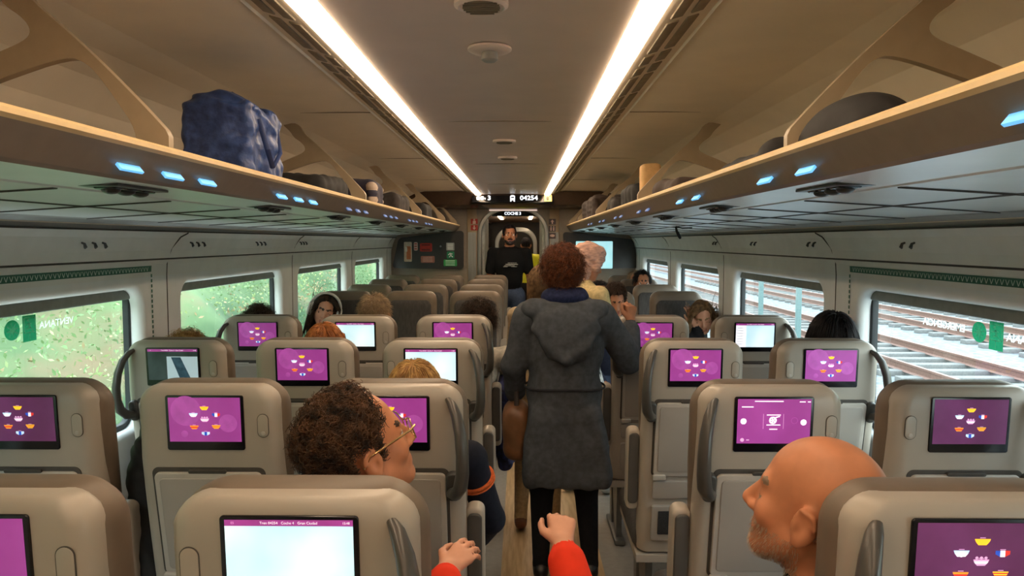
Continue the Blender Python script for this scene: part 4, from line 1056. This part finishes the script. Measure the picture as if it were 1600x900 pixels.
# stubble beard
m = MB(); r_ = np.random.default_rng(3); me = bm_.data; vs = [v for v in me.vertices]
Qi = Q.T; cnt = 0
for v in vs:
    q = Qi @ (np.array(v.co) - hc) / s
    if -.13 < q[2] < -.045 and abs(q[0]) < .09 and q[1] > -.01 and np.linalg.norm(q) < .16 and r_.random() < .5:
        if q[1] > .075 and abs(q[0]) < .02 and q[2] > -.078: continue
        nv = V(v.normal); p = V(v.co); d = (nv * .6 + V((0, 0, -.6))).normalized(); m.tube([p, p + d * .006], [.0007, .0003], 3, 0, 1, False)
m.build('beard', [mat('hair grey beard', C(176, 150, 126), .6, var=.25, scale=90)], bm_)

# occupants of the seats whose hair shows above the seat backs
def sitter(rw, cl, px, py, Y, label, sk, top, hm, kind='short', fem=False, s=.94, hd=(0, 0, 0), arms=None, away=True, h=.0095, hkw=None, eyes='open', sleeve='long', hairh=.014, beard=False, hy=None):
    o = SEATLOC(rw, cl); p = at(px, py, Y); sg = 1 if away else -1
    hx = (p.x - o.x) * sg; hy_ = (p.y - o.y) * sg
    J = sit_pose(p.z, s, hd, hx, hy_, arms, hairh)
    J['neck'] = (hx * (.45 if cl in 'AE' else .75), min(hy_ - .03, .34), J['neck'][2])
    if cl in 'AE' and not (arms and 'hdl' in arms):
        for q in ('sl', 'sr', 'el', 'er'): v = J[q]; J[q] = (max(-.140, min(.140, (v[0] - hx * .7) * .82 + hx * .25)), v[1], v[2])
    b = human('person', label, o, 0 if away else PI, J, mats(sk, top, brow=hm), s, h, eyes, fem, sleeve, beard=beard)
    hair(b, kind, hm, **(hkw or {}))
    return b, J
sitter(2, 'C', 648, 556, 2.26, 'blonde passenger in navy jacket with orange stripe, second row aisle seat', SK1, cloth('navy jacket', C(28, 30, 42)), HBL, 'long', True, .95, hkw=dict(n=1500, L=.26, wid=.0022, seed=8, back=-.06, e=(.080, .102, .092)),
       arms=dict(sr=(.185, .25, .96), er=(.245, .36, .74), wr=(.20, .55, .60)))
o_ = [x for x in col.objects if x.name.startswith('person')][-1]; m = MB()
for dz in (0, .014):
    a0, a1 = V((.185, .25, .96)), V((.245, .36, .74)); t_ = (a1 - a0).normalized(); c_ = a0.lerp(a1, .30 + dz * 3)
    m.tube([c_ - t_ * .0025, c_ + t_ * .0025], .0575, 24, 0)
m.build('sleeve_stripe', [cloth('orange', C(226, 110, 60))], o_)
sitter(3, 'A', 294, 511, 3.07, 'passenger with fuzzy fair hair, third row window seat on the left', SK1, cloth('grey jumper', C(110, 110, 112)), HBL, 'curly', True, .92, hkw=dict(n=900, L=.04, seed=9, wid=.0014))
sitter(3, 'B', 508, 499, 3.07, 'passenger with reddish blonde hair, third row middle seat of the left three', SK1, cloth('white top', C(190, 190, 186)), HRB, 'long', True, .95, hkw=dict(n=1500, L=.24, seed=10, wid=.0022, back=-.06))
sitter(3, 'E', 1300, 483, 3.08, 'passenger with dark hair, third row window seat on the right', SK2, cloth('black jumper', C(34, 34, 38)), HBK, 'long', True, .97, hkw=dict(n=1700, L=.24, seed=11, wid=.0024, back=-.06, e=(.086, .106, .094)))
sitter(4, 'A', 405, 473, 3.98, 'passenger with tousled dark brown hair, fourth row window seat on the left', SK2, cloth('green jumper', C(70, 84, 70)), HBR, 'curly', False, .96, hkw=dict(n=900, L=.04, seed=12, wid=.0014))
sitter(4, 'B', 585, 457, 3.98, 'passenger with short sandy grey hair, fourth row middle seat of the left three', SK3, cloth('blue shirt', C(80, 96, 130)), HGR, 'short', False, 1.0, hkw=dict(n=2200, L=.03, seed=13, wid=.0012, lift=.5, back=-.075))
sitter(4, 'C', 748, 466, 4.05, 'passenger with wavy brown hair leaning into the aisle, fourth row aisle seat', SK1, cloth('cream blouse', C(206, 198, 184)), HBR, 'curly', True, .97, hkw=dict(n=1300, L=.06, seed=14, wid=.0016, curl=.011),
       arms=dict(sr=(.27, .33, .98), er=(.275, .42, .74), wr=(.25, .62, .66)))
# facing the viewer
ph, Jh = sitter(5, 'A', 507, 457, 5.30, 'sleeping woman with white headphones in a left window seat, facing the viewer', SK1, cloth('black hoodie', C(36, 36, 40)), HBR, 'long', True, .98, (R(14), R(-8), R(-16)), None, False, .007, dict(n=1600, L=.30, seed=15, wid=.0024, part=.0, back=-.06), 'closed')
hc, Q, s = HEADS[ph.name]; T = lambda x, y, z: V(hc + Q @ (np.array((x, y, z)) * s)); HP = mat('white plastic', C(226, 222, 218), .3)
m2 = MB(); m2.tube([T(.112 * math.cos(a), .012, .015 + .122 * math.sin(a)) for a in [k * PI / 16 for k in range(17)]], .010, 8, 0, 1.5)
for sx in (-1, 1): m2.tube([T(sx * .088, .004, -.010), T(sx * .095, .004, -.010), T(sx * .122, .006, -.010), T(sx * .128, .006, -.010)], [.040, .050, .048, .034], 16, 0)
m2.build('headphones', [HP], ph)
sitter(5, 'D', 962, 440, 5.30, 'man with short dark hair looking down, right of the aisle, facing the viewer', SK2, cloth('dark blue shirt', C(44, 50, 70)), HBR, 'short', False, .98, (0, R(-26), 0), None, False, .007, dict(n=2000, L=.022, seed=16, wid=.0012, lift=.4, back=-.06, mask=full_mask(.060, .070)), 'closed', hairh=.01)
hx = at(1100, 468, 5.28)
pw, Jw = sitter(5, 'E', 1098, 467, 5.25, 'woman resting forehead on her hand in a right window seat, facing the viewer', SK1, cloth('black top', C(30, 28, 32)), HFB, 'long', True, .97, (R(-8), R(-24), R(6)),
    dict(el=(-.15, .42, .76), wl=(-.075, .395, 1.005), sl=(-.135, .26, .93), sr=(.15, .26, .93), hdl=(.25, -.30, .9), hnl=(.55, -.8, 0), htl=(-.4, .6, 0.2), curll=.12), False, .007, dict(n=1600, L=.26, seed=17, wid=.0024, part=-.02, back=-.06), 'closed')
sitter(6, 'D', 938, 437, 6.15, 'passenger with black hair partly hidden behind the man looking down', SK2, cloth('charcoal coat', C(50, 50, 54)), HBK, 'short', False, .96, away=False, hkw=dict(n=1200, L=.03, seed=18, wid=.0016))
sitter(7, 'E', 1004, 421, 7.08, 'black haired passenger in a far right window seat, nearer of two heads', SK2, cloth('grey coat', C(90, 90, 92)), HBK, 'curly', False, .98, away=False, hkw=dict(n=700, L=.03, seed=19, wid=.0018))
sitter(8, 'E', 992, 421, 7.98, 'passenger in dark clothes in the last right window seat, farther of two heads', SK2, cloth('black coat b', C(40, 40, 44)), HGR, 'short', False, .96, away=False, hkw=dict(n=900, L=.03, seed=20, wid=.0018))

# ---- standing woman in the grey-blue coat
COAT = cloth('grey blue coat', C(76, 80, 86), .22, 40); COATD = cloth('dark coat edge', C(48, 50, 56))
WX, WY = .205, 3.46
J, s = stand_pose(1.575, (R(-12), R(-6), 0), stance=.115)
J.update(neck=(-.005, -.02, 1.318), head=(-.008, .02, 1.462), sl=(-.175, -.02, 1.265), sr=(.172, -.02, 1.265),
         el=(-.235, .0, 1.02), wl=(-.225, .12, .84), er=(.315, .09, 1.03), wr=(.332, .170, 1.205), hdr=(.05, -.05, .9), hnr=(-.5, .8, 0), htr=(-.8, -.5, 0), curlr=1.15)
J.update(kl=(-.105, .02, .44), kr=(.105, .02, .44), al=(-.11, -.02, .075), ar=(.125, -.02, .075))
wm = human('person', 'woman with curly auburn hair in a hooded grey blue coat standing in the aisle', (WX, WY, 0), 0, J, mats(SK2, COAT, BLK, SHOEB), s, .006, fem=True, bulk=1.08)
b = SDF()                                # coat
b.ell((0, -.01, 1.10), (.185, .125, .21), 0, .03); b.ell((0, -.01, .90), (.180, .132, .16), 0, .05)
b.cap((-.16, -.02, 1.255), (.155, -.02, 1.255), .068, None, 0, .03)
for k in range(7):
    t = k / 6; z = .80 - t * .29; w_ = .172 + .034 * t
    b.box((.005, 0, z), (w_, .135 + .02 * t, .06), .055, 0, .03)
b.cap((-.175, -.02, 1.25), (-.238, .0, 1.02), .066, .060, 0, .02); b.cap((-.238, .0, 1.02), (-.227, .105, .87), .058, .048, 0, .014)
b.cap((.172, -.02, 1.25), (.315, .09, 1.03), .070, .066, 0, .025); b.cap((.315, .09, 1.03), (.330, .155, 1.165), .062, .048, 0, .014)
b.cap((-.07, -.03, 1.30), (.07, -.03, 1.30), .055, None, 0, .03)
b.box((0, 0, .452), (.35, .3, .0205), .005, 0, .002, None, True)
coat = b.build('coat', [COAT], wm, .006, lambda P: wob(.0035, 22, 4)(P) + .0025 * np.sin(P[:, 0] * 70 + 3 * np.sin(P[:, 2] * 9)) * (P[:, 2] < .85))
b = SDF()                                # hood lying on the back
b.ell((0, -.112, 1.215), (.150, .050, .085), 0, .03); b.ell((0, -.128, 1.140), (.118, .048, .095), 0, .03); b.cap((-.15, -.06, 1.285), (.15, -.06, 1.285), .050, .050, 0, .03)
b.cap((-.135, -.115, 1.20), (0, -.160, 1.065), .020, .024, 0, .02); b.cap((.135, -.115, 1.20), (0, -.160, 1.065), .020, .024, 0, .02)
b.build('hood', [COAT], coat, .006, wob(.004, 34, 6))
m = MB(); n_ = 40
wz = .925
def ring(z, a, bb): return [(a * math.cos(2 * PI * i / n_), -.01 + bb * math.sin(2 * PI * i / n_), z + .004 * math.sin(6 * PI * i / n_)) for i in range(n_)]
m.loft([ring(wz - .006, .186, .139), ring(wz - .003, .191, .144), ring(wz + .003, .191, .144), ring(wz + .006, .186, .139)], 0, False); m.build('waist_seam', [COATD], coat)
b = SDF(); b.cap((-.06, -.03, 1.335), (.06, -.03, 1.335), .050, None, 0, .02); b.ell((0, -.02, 1.345), (.105, .085, .040), 0, .02); b.build('scarf', [cloth('navy scarf', C(40, 46, 78), .3, 80)], wm, .006, wob(.003, 60, 2))
hair(wm, 'curly', HAU, 3600, .050, lambda p: (p[1] < .052 or p[2] > .085) and p[2] > -.085, 21, wid=.0017, cap=.012, e=(.088, .104, .098), curl=.009)

# handbag hanging from her left arm
t = empty('handbag', (WX - .225, WY + .10, .665)); tag(t, 'brown leather handbag with dark strap hanging from the standing woman\'s left arm', 'handbag')
b = SDF(); b.box((0, 0, .02), (.065, .12, .13), .05, 0, .02); b.ell((0, 0, .12), (.05, .10, .05), 0, .04); b.build('bag_body', [mat('brown leather', C(122, 84, 56), .45, var=.25, scale=18, bump=.1)], t, .007, wob(.004, 26, 8))
m = MB(); m.tube([(.0, -.085, .13), (.0, -.06, .26), (.012, .0, .30), (.0, .05, .26), (.0, .085, .13)], .012, 8, 0, .45); m.build('strap', [mat('dark leather strap', C(44, 32, 28), .5)], t)

# fair haired person standing just beyond her
J, s = stand_pose(1.47, (0, R(-10), 0), stance=.07)
J.update(hl=(-.09, 0, .76), kl=(-.11, .02, .42), al=(-.125, -.06, .075), el=(-.17, .10, .97), wl=(-.08, .26, .92), er=(.17, .10, .97), wr=(.08, .26, .92), sl=(-.15, -.02, 1.19), sr=(.15, -.02, 1.19))
fp = human('person', 'long fair haired person in tan trousers just beyond the woman in grey blue', (.125, 4.10, 0), 0, J, mats(SK1, cloth('beige coat', C(170, 150, 122)), cloth('tan trousers', C(186, 156, 116)), mat('brown boot', C(110, 70, 48), .5)), s, .008, fem=True)
hair(fp, 'long', HFB, 1500, .36, None, 22, wid=.003, back=-.06, e=(.084, .104, .094))
# person with the patterned head scarf
J, s = stand_pose(1.57, (R(-8), R(-22), 0), stance=.075, lean=.05)
J.update(er=(.22, .10, 1.02), wr=(.10, .26, .98), el=(-.20, .10, 1.02), wl=(-.08, .26, .96), kr=(.08, .15, .46), ar=(.08, .17, .075))
PAT = mat('black and white patterned trousers', C(216, 216, 212), .8, c2=C(30, 30, 34), scale=26)
sp_ = human('person', 'person in a beige patterned head wrap and cream jacket standing in the aisle', (.37, 4.62, 0), R(-62), J, mats(SK2, cloth('cream jacket', C(214, 194, 146)), PAT, mat('white shoe', C(200, 200, 198), .5)), s, .008, fem=True, bulk=1.06)
hc, Q, s = HEADS[sp_.name]; b = SDF(); e_ = lambda p: hc + Q @ (np.array(p) * s)
b.ell(e_((0, -.022, .045)), np.array((.098, .118, .105)) * s, 0, .03, Q); b.ell(e_((0, -.10, .0)), np.array((.082, .075, .090)) * s, 0, .04, Q); b.cap(e_((-.085, .02, -.03)), e_((0, .045, .105)), .030 * s, None, 0, .03); b.cap(e_((.085, .02, -.03)), e_((0, .045, .105)), .030 * s, None, 0, .03); b.cap(e_((0, -.04, -.10)), e_((0, -.05, -.05)), .075 * s, .08 * s, 0, .03)
b.ell(e_((0, .105, -.03)), np.array((.062, .06, .085)) * s, 0, .015, Q, True)
WRAP = mat('beige pink wrap', C(222, 178, 158), .9, c2=C(172, 138, 128), scale=34, stretch=(1, 1, 3))
b.build('head_wrap', [WRAP], sp_, .006, lambda P: .0028 * np.sin((P[:, 2] + P[:, 1] * .6) * 130 + 4 * P[:, 0] * 10))

# man in the black t-shirt
J, s = stand_pose(1.795, (R(186 - 180), 0, 0), stance=.12)
TEE = cloth('black tee', C(20, 20, 23))
mm = human('person', 'bearded man in a black t-shirt and jeans standing at the end doorway', (-.135, 8.78, 0), PI, J, mats(SK2, TEE, JEAN, SHOEB, HBK), s, .008, sleeve='short', bulk=1.12, beard=True, hem=0)
hair(mm, 'short', HBK, 1500, .016, full_mask(.058, .075, -.05), 23, wid=.0014, lift=.4, cap=.006)
m = MB(); PR = mat('white shirt print', C(176, 176, 172), .8, var=.4, scale=90)
def chest(x, z): return V((x, .118 + .0, z))
pts = [(.10, 1.385), (.04, 1.395), (-.02, 1.388), (-.08, 1.392)]
for (x0, x1, z0, z1) in ((-.085, .02, 1.345, 1.352), (-.10, .045, 1.325, 1.338), (-.06, .06, 1.312, 1.320), (-.09, -.02, 1.302, 1.308), (.02, .07, 1.300, 1.309)):
    m.box(((x0 + x1) / 2, .1325, (z0 + z1) / 2), (x1 - x0, .012, z1 - z0), 0, .002)
m.build('shirt_print', [PR], mm)
# far person in the yellow vest
J, s = stand_pose(1.66, (0, 0, 0))
yv = human('person', 'distant person in a yellow high visibility vest seen through the end doorway', (.075, 11.2, 0), 0, J, mats(SK2, mat('high visibility yellow', C(226, 226, 40), .6, var=.06), BLK), s, .011, bulk=1.08)
hair(yv, 'short', HBK, 500, .02, None, 24, wid=.002)

# child in the red jacket at the bottom edge, arms raised
RED = cloth('red orange jacket', C(226, 58, 32), .08, 30)
J, s = stand_pose(1.06, (0, R(10), 0))
J.update(pelvis=(0, 0, .52), neck=(0, .02, .83), head=(0, .05, .945), sl=(-.115, .02, .80), sr=(.115, .02, .80),
         el=(-.140, .15, .885), wl=(-.152, .300, 1.005), er=(.110, .16, .90), wr=(.060, .285, 1.058), hdl=(.50, .70, .30), hdr=(.0, .75, .55), hnl=(.1, .7, -.7), hnr=(0, .5, -.8), htl=(-.3, .2, .8), htr=(-.9, .1, .2), curll=.32, curlr=.85,
         hl=(-.06, 0, .50), hr=(.06, 0, .50), kl=(-.06, .01, .28), kr=(.06, .01, .28), al=(-.065, -.01, .06), ar=(.065, -.01, .06))
ch = human('person', 'person in a red orange jacket raising both hands at the bottom edge', (.015, 1.00, 0), 0, J, mats(SK1, RED, JEAN, SHOEB), .66, .0045, bulk=1.42)
hair(ch, 'short', HBR, 700, .04, None, 25)
# ------------------------------------------------------------------ luggage
def shelf_z(u): return 1.765 - (u - .69) * .049
BLUEB = mat('blue woven plastic', C(58, 82, 138), .42, c2=C(36, 54, 102), scale=38, bump=.5)
t = empty('shopping_bag', (CX - .800, 2.345, shelf_z(.8))); tag(t, 'large crumpled blue woven plastic bag on the left luggage rack', 'bag')
b = SDF(); b.box((.0, 0, .128), (.110, .162, .126), .022, 0, .02); b.ell((-.01, -.09, .245), (.085, .06, .045), 0, .04); b.ell((.0, .09, .235), (.09, .065, .045), 0, .04); b.ell((.06, .0, .285), (.09, .04, .05), 0, .03, None, True)
b.build('bag_body', [BLUEB], t, .006, lambda P: wob(.006, 18, 5)(P) + .006 * np.abs(np.sin(P @ np.array((31., 17, 23)) + 2 * np.sin(P[:, 2] * 25))) + wob(.003, 60, 9)(P))
m = MB(); m.tube([(.100, -.08, .21), (.122, -.07, .12), (.118, -.01, .07), (.122, .05, .12), (.104, .07, .20)], .008, 8, 0, .3); m.tube([(.02, -.08, .285), (.05, -.01, .262), (.03, .07, .275)], .008, 8, 1, .4)
m.build('strap', [mat('blue strap', C(50, 66, 112), .5), mat('dark green strap', C(58, 70, 62), .5)], t)
DK = mat('black fabric', C(30, 28, 28), .8, var=.3, scale=40); DK2 = mat('charcoal fabric', C(52, 46, 44), .8, var=.25, scale=40); DKB = mat('dark brown fabric', C(62, 48, 42), .8, var=.25, scale=30)
def lump(name, lab, cat, s, u, y, r, m_, seed, amp=.008, extra=None, h=.009, rr=.05):
    X = CX + s * u; z = shelf_z(u) 
    b = SDF(); b.box((0, 0, r[2]), (r[0], r[1], r[2]), min(rr, min(r) * .95), 0, .02); 
    if extra: extra(b, r)
    o = b.build(name, m_, None, h, lambda P: wob(amp, 16, seed)(P) + wob(amp * .4, 50, seed + 1)(P), (X, y, z + amp * 1.0)); tag(o, lab, cat, 'luggage on the racks'); return o
def dome(b, r): b.p.clear(); b.ell((0, 0, .05), (.085, .16, .072), 0, .02); b.box((0, 0, .03), (.075, .14, .03), .025, 0, .03)
lump('backpack', 'black bag lying flat on the left rack just past the blue bag', 'bag', -1, .86, 3.30, (.15, .22, .060), [DK], 31)
def roll(b, r):
    for k in range(4): b.cap((r[0] * .8, -r[1], .02 + k * .035), (r[0] * .8, r[1], .02 + k * .035), .022, .022, k % 2, .006)
STR = mat('pale striped cloth', C(186, 168, 152), .8, var=.2); NAVY = mat('navy cloth', C(46, 44, 62), .8, var=.2)
lump('folded_jacket', 'rolled navy and pale striped jacket on the left rack', 'jacket', -1, .80, 4.12, (.12, .13, .085), [NAVY, STR], 33, .006, roll, .007)
lump('backpack', 'dark bag on the left rack between the third and fourth bracket', 'bag', -1, .84, 5.15, (.14, .25, .075), [DK2], 35)
lump('suitcase', 'small dark case on the far end of the left rack', 'suitcase', -1, .86, 6.55, (.15, .24, .085), [DK], 37, .003)
lump('duffel_bag', 'flat black duffel bag on the right rack, nearest of that rack', 'bag', 1, .765, 1.49, (.075, .15, .055), [DK], 39, .005, dome, rr=.06)
def shoes(b, r): b.ell((0, -.17, .055), (.05, .07, .035), 0, .02)
lump('cloth_bag', 'small limp black bag on the right rack beside the nearest bracket', 'bag', 1, .745, 2.07, (.06, .24, .030), [DK], 41, .006, shoes, rr=.028)
lump('backpack', 'dark flat bag on the right rack just before the second bracket', 'bag', 1, .84, 3.12, (.16, .22, .045), [DKB], 43)
lump('tote_bag', 'tan paper bag standing against the second bracket on the right rack', 'bag', 1, .76, 3.86, (.05, .04, .115), [mat('tan paper', C(206, 166, 112), .7)], 45, .003, rr=.02)
lump('backpack', 'black bag just past the second bracket on the right rack', 'bag', 1, .85, 4.35, (.15, .26, .080), [DK], 47)
lump('folded_coat', 'dark brown coat lying on the far part of the right rack', 'coat', 1, .88, 6.75, (.18, .42, .11), [DKB], 49, .012)
lump('backpack', 'charcoal bag on the right rack between the second and third bracket', 'bag', 1, .86, 5.25, (.15, .22, .07), [DK2], 51)

# earphone cord hanging from the right rack
m = MB(); p0 = at(1056, 357, 4.6); m.tube([p0 + V((0, 0, .012)), p0 + V((.005, 0, -.015)), p0 + V((.02, 0, -.045)), p0 + V((.03, .01, -.06))], [.006, .008, .010, .008], 8); m.tube([p0 + V((0, 0, .012)), p0 + V((.04, 0, .002)), p0 + V((.10, 0, .004))], .004, 6)
tag(m.build('hanging_cord', [DK]), 'short black cord hanging under the right luggage rack', 'cord')

# black coat bundled between the window and middle seats of the second row on the left
b = SDF(); b.box((0, 0, .30), (.055, .13, .30), .05, 0, .02); b.ell((.01, -.03, .58), (.06, .12, .07), 0, .04); b.ell((.02, .04, .12), (.07, .15, .14), 0, .04)
o = b.build('coat', [DK], None, .008, lambda P: wob(.010, 18, 61)(P) + wob(.005, 45, 62)(P), (-1.062, 2.16, .44)); tag(o, 'black coat bundled between the window and middle seats on the left', 'coat')

b = SDF(); b.box((0, 0, .22), (.035, .12, .22), .034, 0, .02); b.ell((0, .02, .44), (.045, .10, .06), 0, .04); b.ell((.005, -.03, .10), (.05, .12, .10), 0, .04)
o = b.build('jacket', [mat('navy printed cloth', C(58, 66, 120), .8, c2=C(26, 28, 48), scale=38)], None, .007, lambda P: wob(.008, 20, 63)(P) + wob(.004, 50, 64)(P), (-.085, 4.0, .38)); tag(o, 'navy printed jacket hanging beside the fourth row aisle seat on the left', 'jacket')
# ------------------------------------------------------------------ outside
GR = mat('bank greenery', C(104, 128, 84), .9, c2=C(52, 82, 50), scale=.8, stretch=(1, .45, 1)); 
nt = GR.node_tree; b_ = nt.nodes['Principled BSDF']
no2 = nt.nodes.new('ShaderNodeTexNoise'); no2.inputs['Scale'].default_value = .9; no2.inputs['Detail'].default_value = 5
mp = [n for n in nt.nodes if n.type == 'MAPPING'][0]; nt.links.new(mp.outputs['Vector'], no2.inputs['Vector'])
mx = nt.nodes.new('ShaderNodeMixRGB'); rp = nt.nodes.new('ShaderNodeValToRGB'); rp.color_ramp.elements[0].position = .56; rp.color_ramp.elements[1].position = .72
nt.links.new(no2.outputs['Fac'], rp.inputs['Fac']); nt.links.new(rp.outputs['Color'], mx.inputs['Fac'])
src = b_.inputs['Base Color'].links[0].from_socket; nt.links.new(src, mx.inputs['Color1']); mx.inputs['Color2'].default_value = C(128, 112, 84); nt.links.new(mx.outputs['Color'], b_.inputs['Base Color'])
# left: overgrown cutting slope
rg = np.random.default_rng(5); m = MB(); nx, ny = 30, 150; K = wob(.35, 1.1, 71); vs = []; 
for j in range(ny):
    for i in range(nx):
        x = -2.6 - i * .35; y = -8 + j * .45; base = -.9 + max(0, (-x - 3.4)) * .95
        P = np.array([[x, y, base]]); vs.append((x + K(P)[0] * .6 * (i > 1), y, base + K(P * 1.7)[0] * (i > 1)))
fs = [(j * nx + i, j * nx + i + 1, (j + 1) * nx + i + 1, (j + 1) * nx + i) for j in range(ny - 1) for i in range(nx - 1)]
m.add(vs, fs); tag(m.build('terrain_bank', [GR], ang=180), kind='structure')
LF = [mat('leaf green', C(126, 156, 104), .8, var=.3, scale=6), mat('leaf yellow green', C(160, 176, 120), .8, var=.3, scale=6), mat('leaf tan', C(166, 146, 110), .8, var=.3, scale=6), mat('leaf dark green', C(104, 138, 94), .8, var=.3, scale=6)]
m = MB()
for k in range(42000):
    x = -4.0 - abs(rg.normal()) * 1.8; y = rg.uniform(-4, 50); z = -.9 + max(0, (-x - 3.4)) * .95 + abs(rg.normal()) * .28 + .1
    c = int(4 * (.5 + .5 * math.sin(x * 1.3 + y * .45 + 2 * math.sin(z * .9 + y * .2)) * .98)) if rg.random() < .75 else rg.integers(0, 4)
    a = rg.normal(size=3); a /= np.linalg.norm(a); bb = np.cross(a, rg.normal(size=3)); bb /= np.linalg.norm(bb); s_ = rg.uniform(.014, .042); p = np.array((x, y, z))
    m.add([p - a * s_, p + bb * s_ * .45, p + a * s_, p - bb * s_ * .45], [(0, 1, 2, 3)], int(min(3, c)))
o = m.build('undergrowth', LF, ang=180); tag(o, 'dense green and tan undergrowth on the bank outside the left windows', 'undergrowth', kind='stuff')
# right: ballast, tracks, grassy verge
BAL = mat('grey ballast', C(138, 144, 148), .95, c2=C(98, 104, 108), scale=7, bump=.4)
zb = -1.02
m = MB(); m.add([(1.8, -10, zb), (26, -10, zb), (26, 130, zb), (1.8, 130, zb)], [(0, 1, 2, 3)]); tag(m.build('ground_ballast', [BAL]), kind='structure')
RAILM = mat('rusty rail', C(134, 100, 88), .5, var=.2, metal=.2); SLP = mat('concrete sleeper', C(120, 120, 118), .9, var=.15)
for xc, lab in ((8.3, 'nearer railway track with brown rails outside the right windows'), (12.6, 'farther railway track with brown rails outside the right windows'), (16.4, 'farthest railway track with brown rails outside the right windows')):
    t = empty('railway_track', (xc, 20, zb)); tag(t, lab, 'railway track', 'railway tracks')
    for sx in (-.83, .83):
        m = MB(); m.prism([(sx - .07, .10), (sx + .07, .10), (sx + .02, .13), (sx + .02, .22), (sx + .037, .23), (sx + .037, .27), (sx - .037, .27), (sx - .037, .23), (sx - .02, .22), (sx - .02, .13)], -30, 110, 'y'); m.build('rail', [RAILM], t, ang=30)
    sl = MB(); sl.box((0, 0, .04), (2.6, .26, .14), 0, .02); me = sl.mesh('sleeper', [SLP])
    for k in range(60): link('sleeper', me, t, (0, -16 + k * .75, 0))
m = MB(); rg = np.random.default_rng(6); nx, ny = 14, 60; vs = []
K = wob(.25, .7, 73)
for j in range(ny):
    for i in range(nx):
        x = 18.6 + i * .9; y = -10 + j * 2.4; z = zb + .1 + max(0, i - 1) * .42; vs.append((x, y, z + K(np.array([[x, y, z]]))[0] * (i > 0)))
fs = [(j * nx + i, j * nx + i + 1, (j + 1) * nx + i + 1, (j + 1) * nx + i) for j in range(ny - 1) for i in range(nx - 1)]
m.add(vs, fs); tag(m.build('terrain_verge', [GR], ang=180), kind='structure')
TEAL = mat('teal painted steel', C(112, 138, 138), .5, var=.1)
for k, (x, y) in enumerate(((6.2, 19.2), (6.2, 16.6))):
    m = MB(); m.box((x, y, 2.2), (.10, .12, 6.6), 0, .01); m.box((x, y, zb + .1), (.4, .4, .3), 0, .02)
    o = m.build('catenary_mast', [TEAL]); tag(o, 'teal steel mast beside the tracks outside the right windows, ' + ('farther one' if k == 0 else 'nearer one'), 'mast')
# ------------------------------------------------------------------ camera, sky and light
cd = bpy.data.cameras.new('camera'); cd.sensor_width = 36; cd.lens = 36 * F / 1600; cd.clip_start = .02; cd.clip_end = 300
cam = bpy.data.objects.new('camera', cd); col.objects.link(cam); cam.location = (0, 0, EYE); cam.rotation_euler = (PI / 2 - PITCH, 0, YAW)
S.camera = cam
w = bpy.data.worlds.new('sky'); S.world = w; w.use_nodes = True
N = w.node_tree.nodes; L = w.node_tree.links
bg = N['Background']; bg.inputs['Strength'].default_value = 6.8
tc = N.new('ShaderNodeTexCoord'); sp = N.new('ShaderNodeSeparateXYZ'); rp = N.new('ShaderNodeValToRGB')
L.new(tc.outputs['Generated'], sp.inputs[0]); L.new(sp.outputs['Z'], rp.inputs['Fac'])
rp.color_ramp.elements[0].color = (.80, .88, .88, 1); rp.color_ramp.elements[1].color = (.72, .86, 1, 1)
L.new(rp.outputs['Color'], bg.inputs['Color'])
S.view_settings.view_transform = 'Standard'; S.view_settings.look = 'None'; S.view_settings.exposure = 0
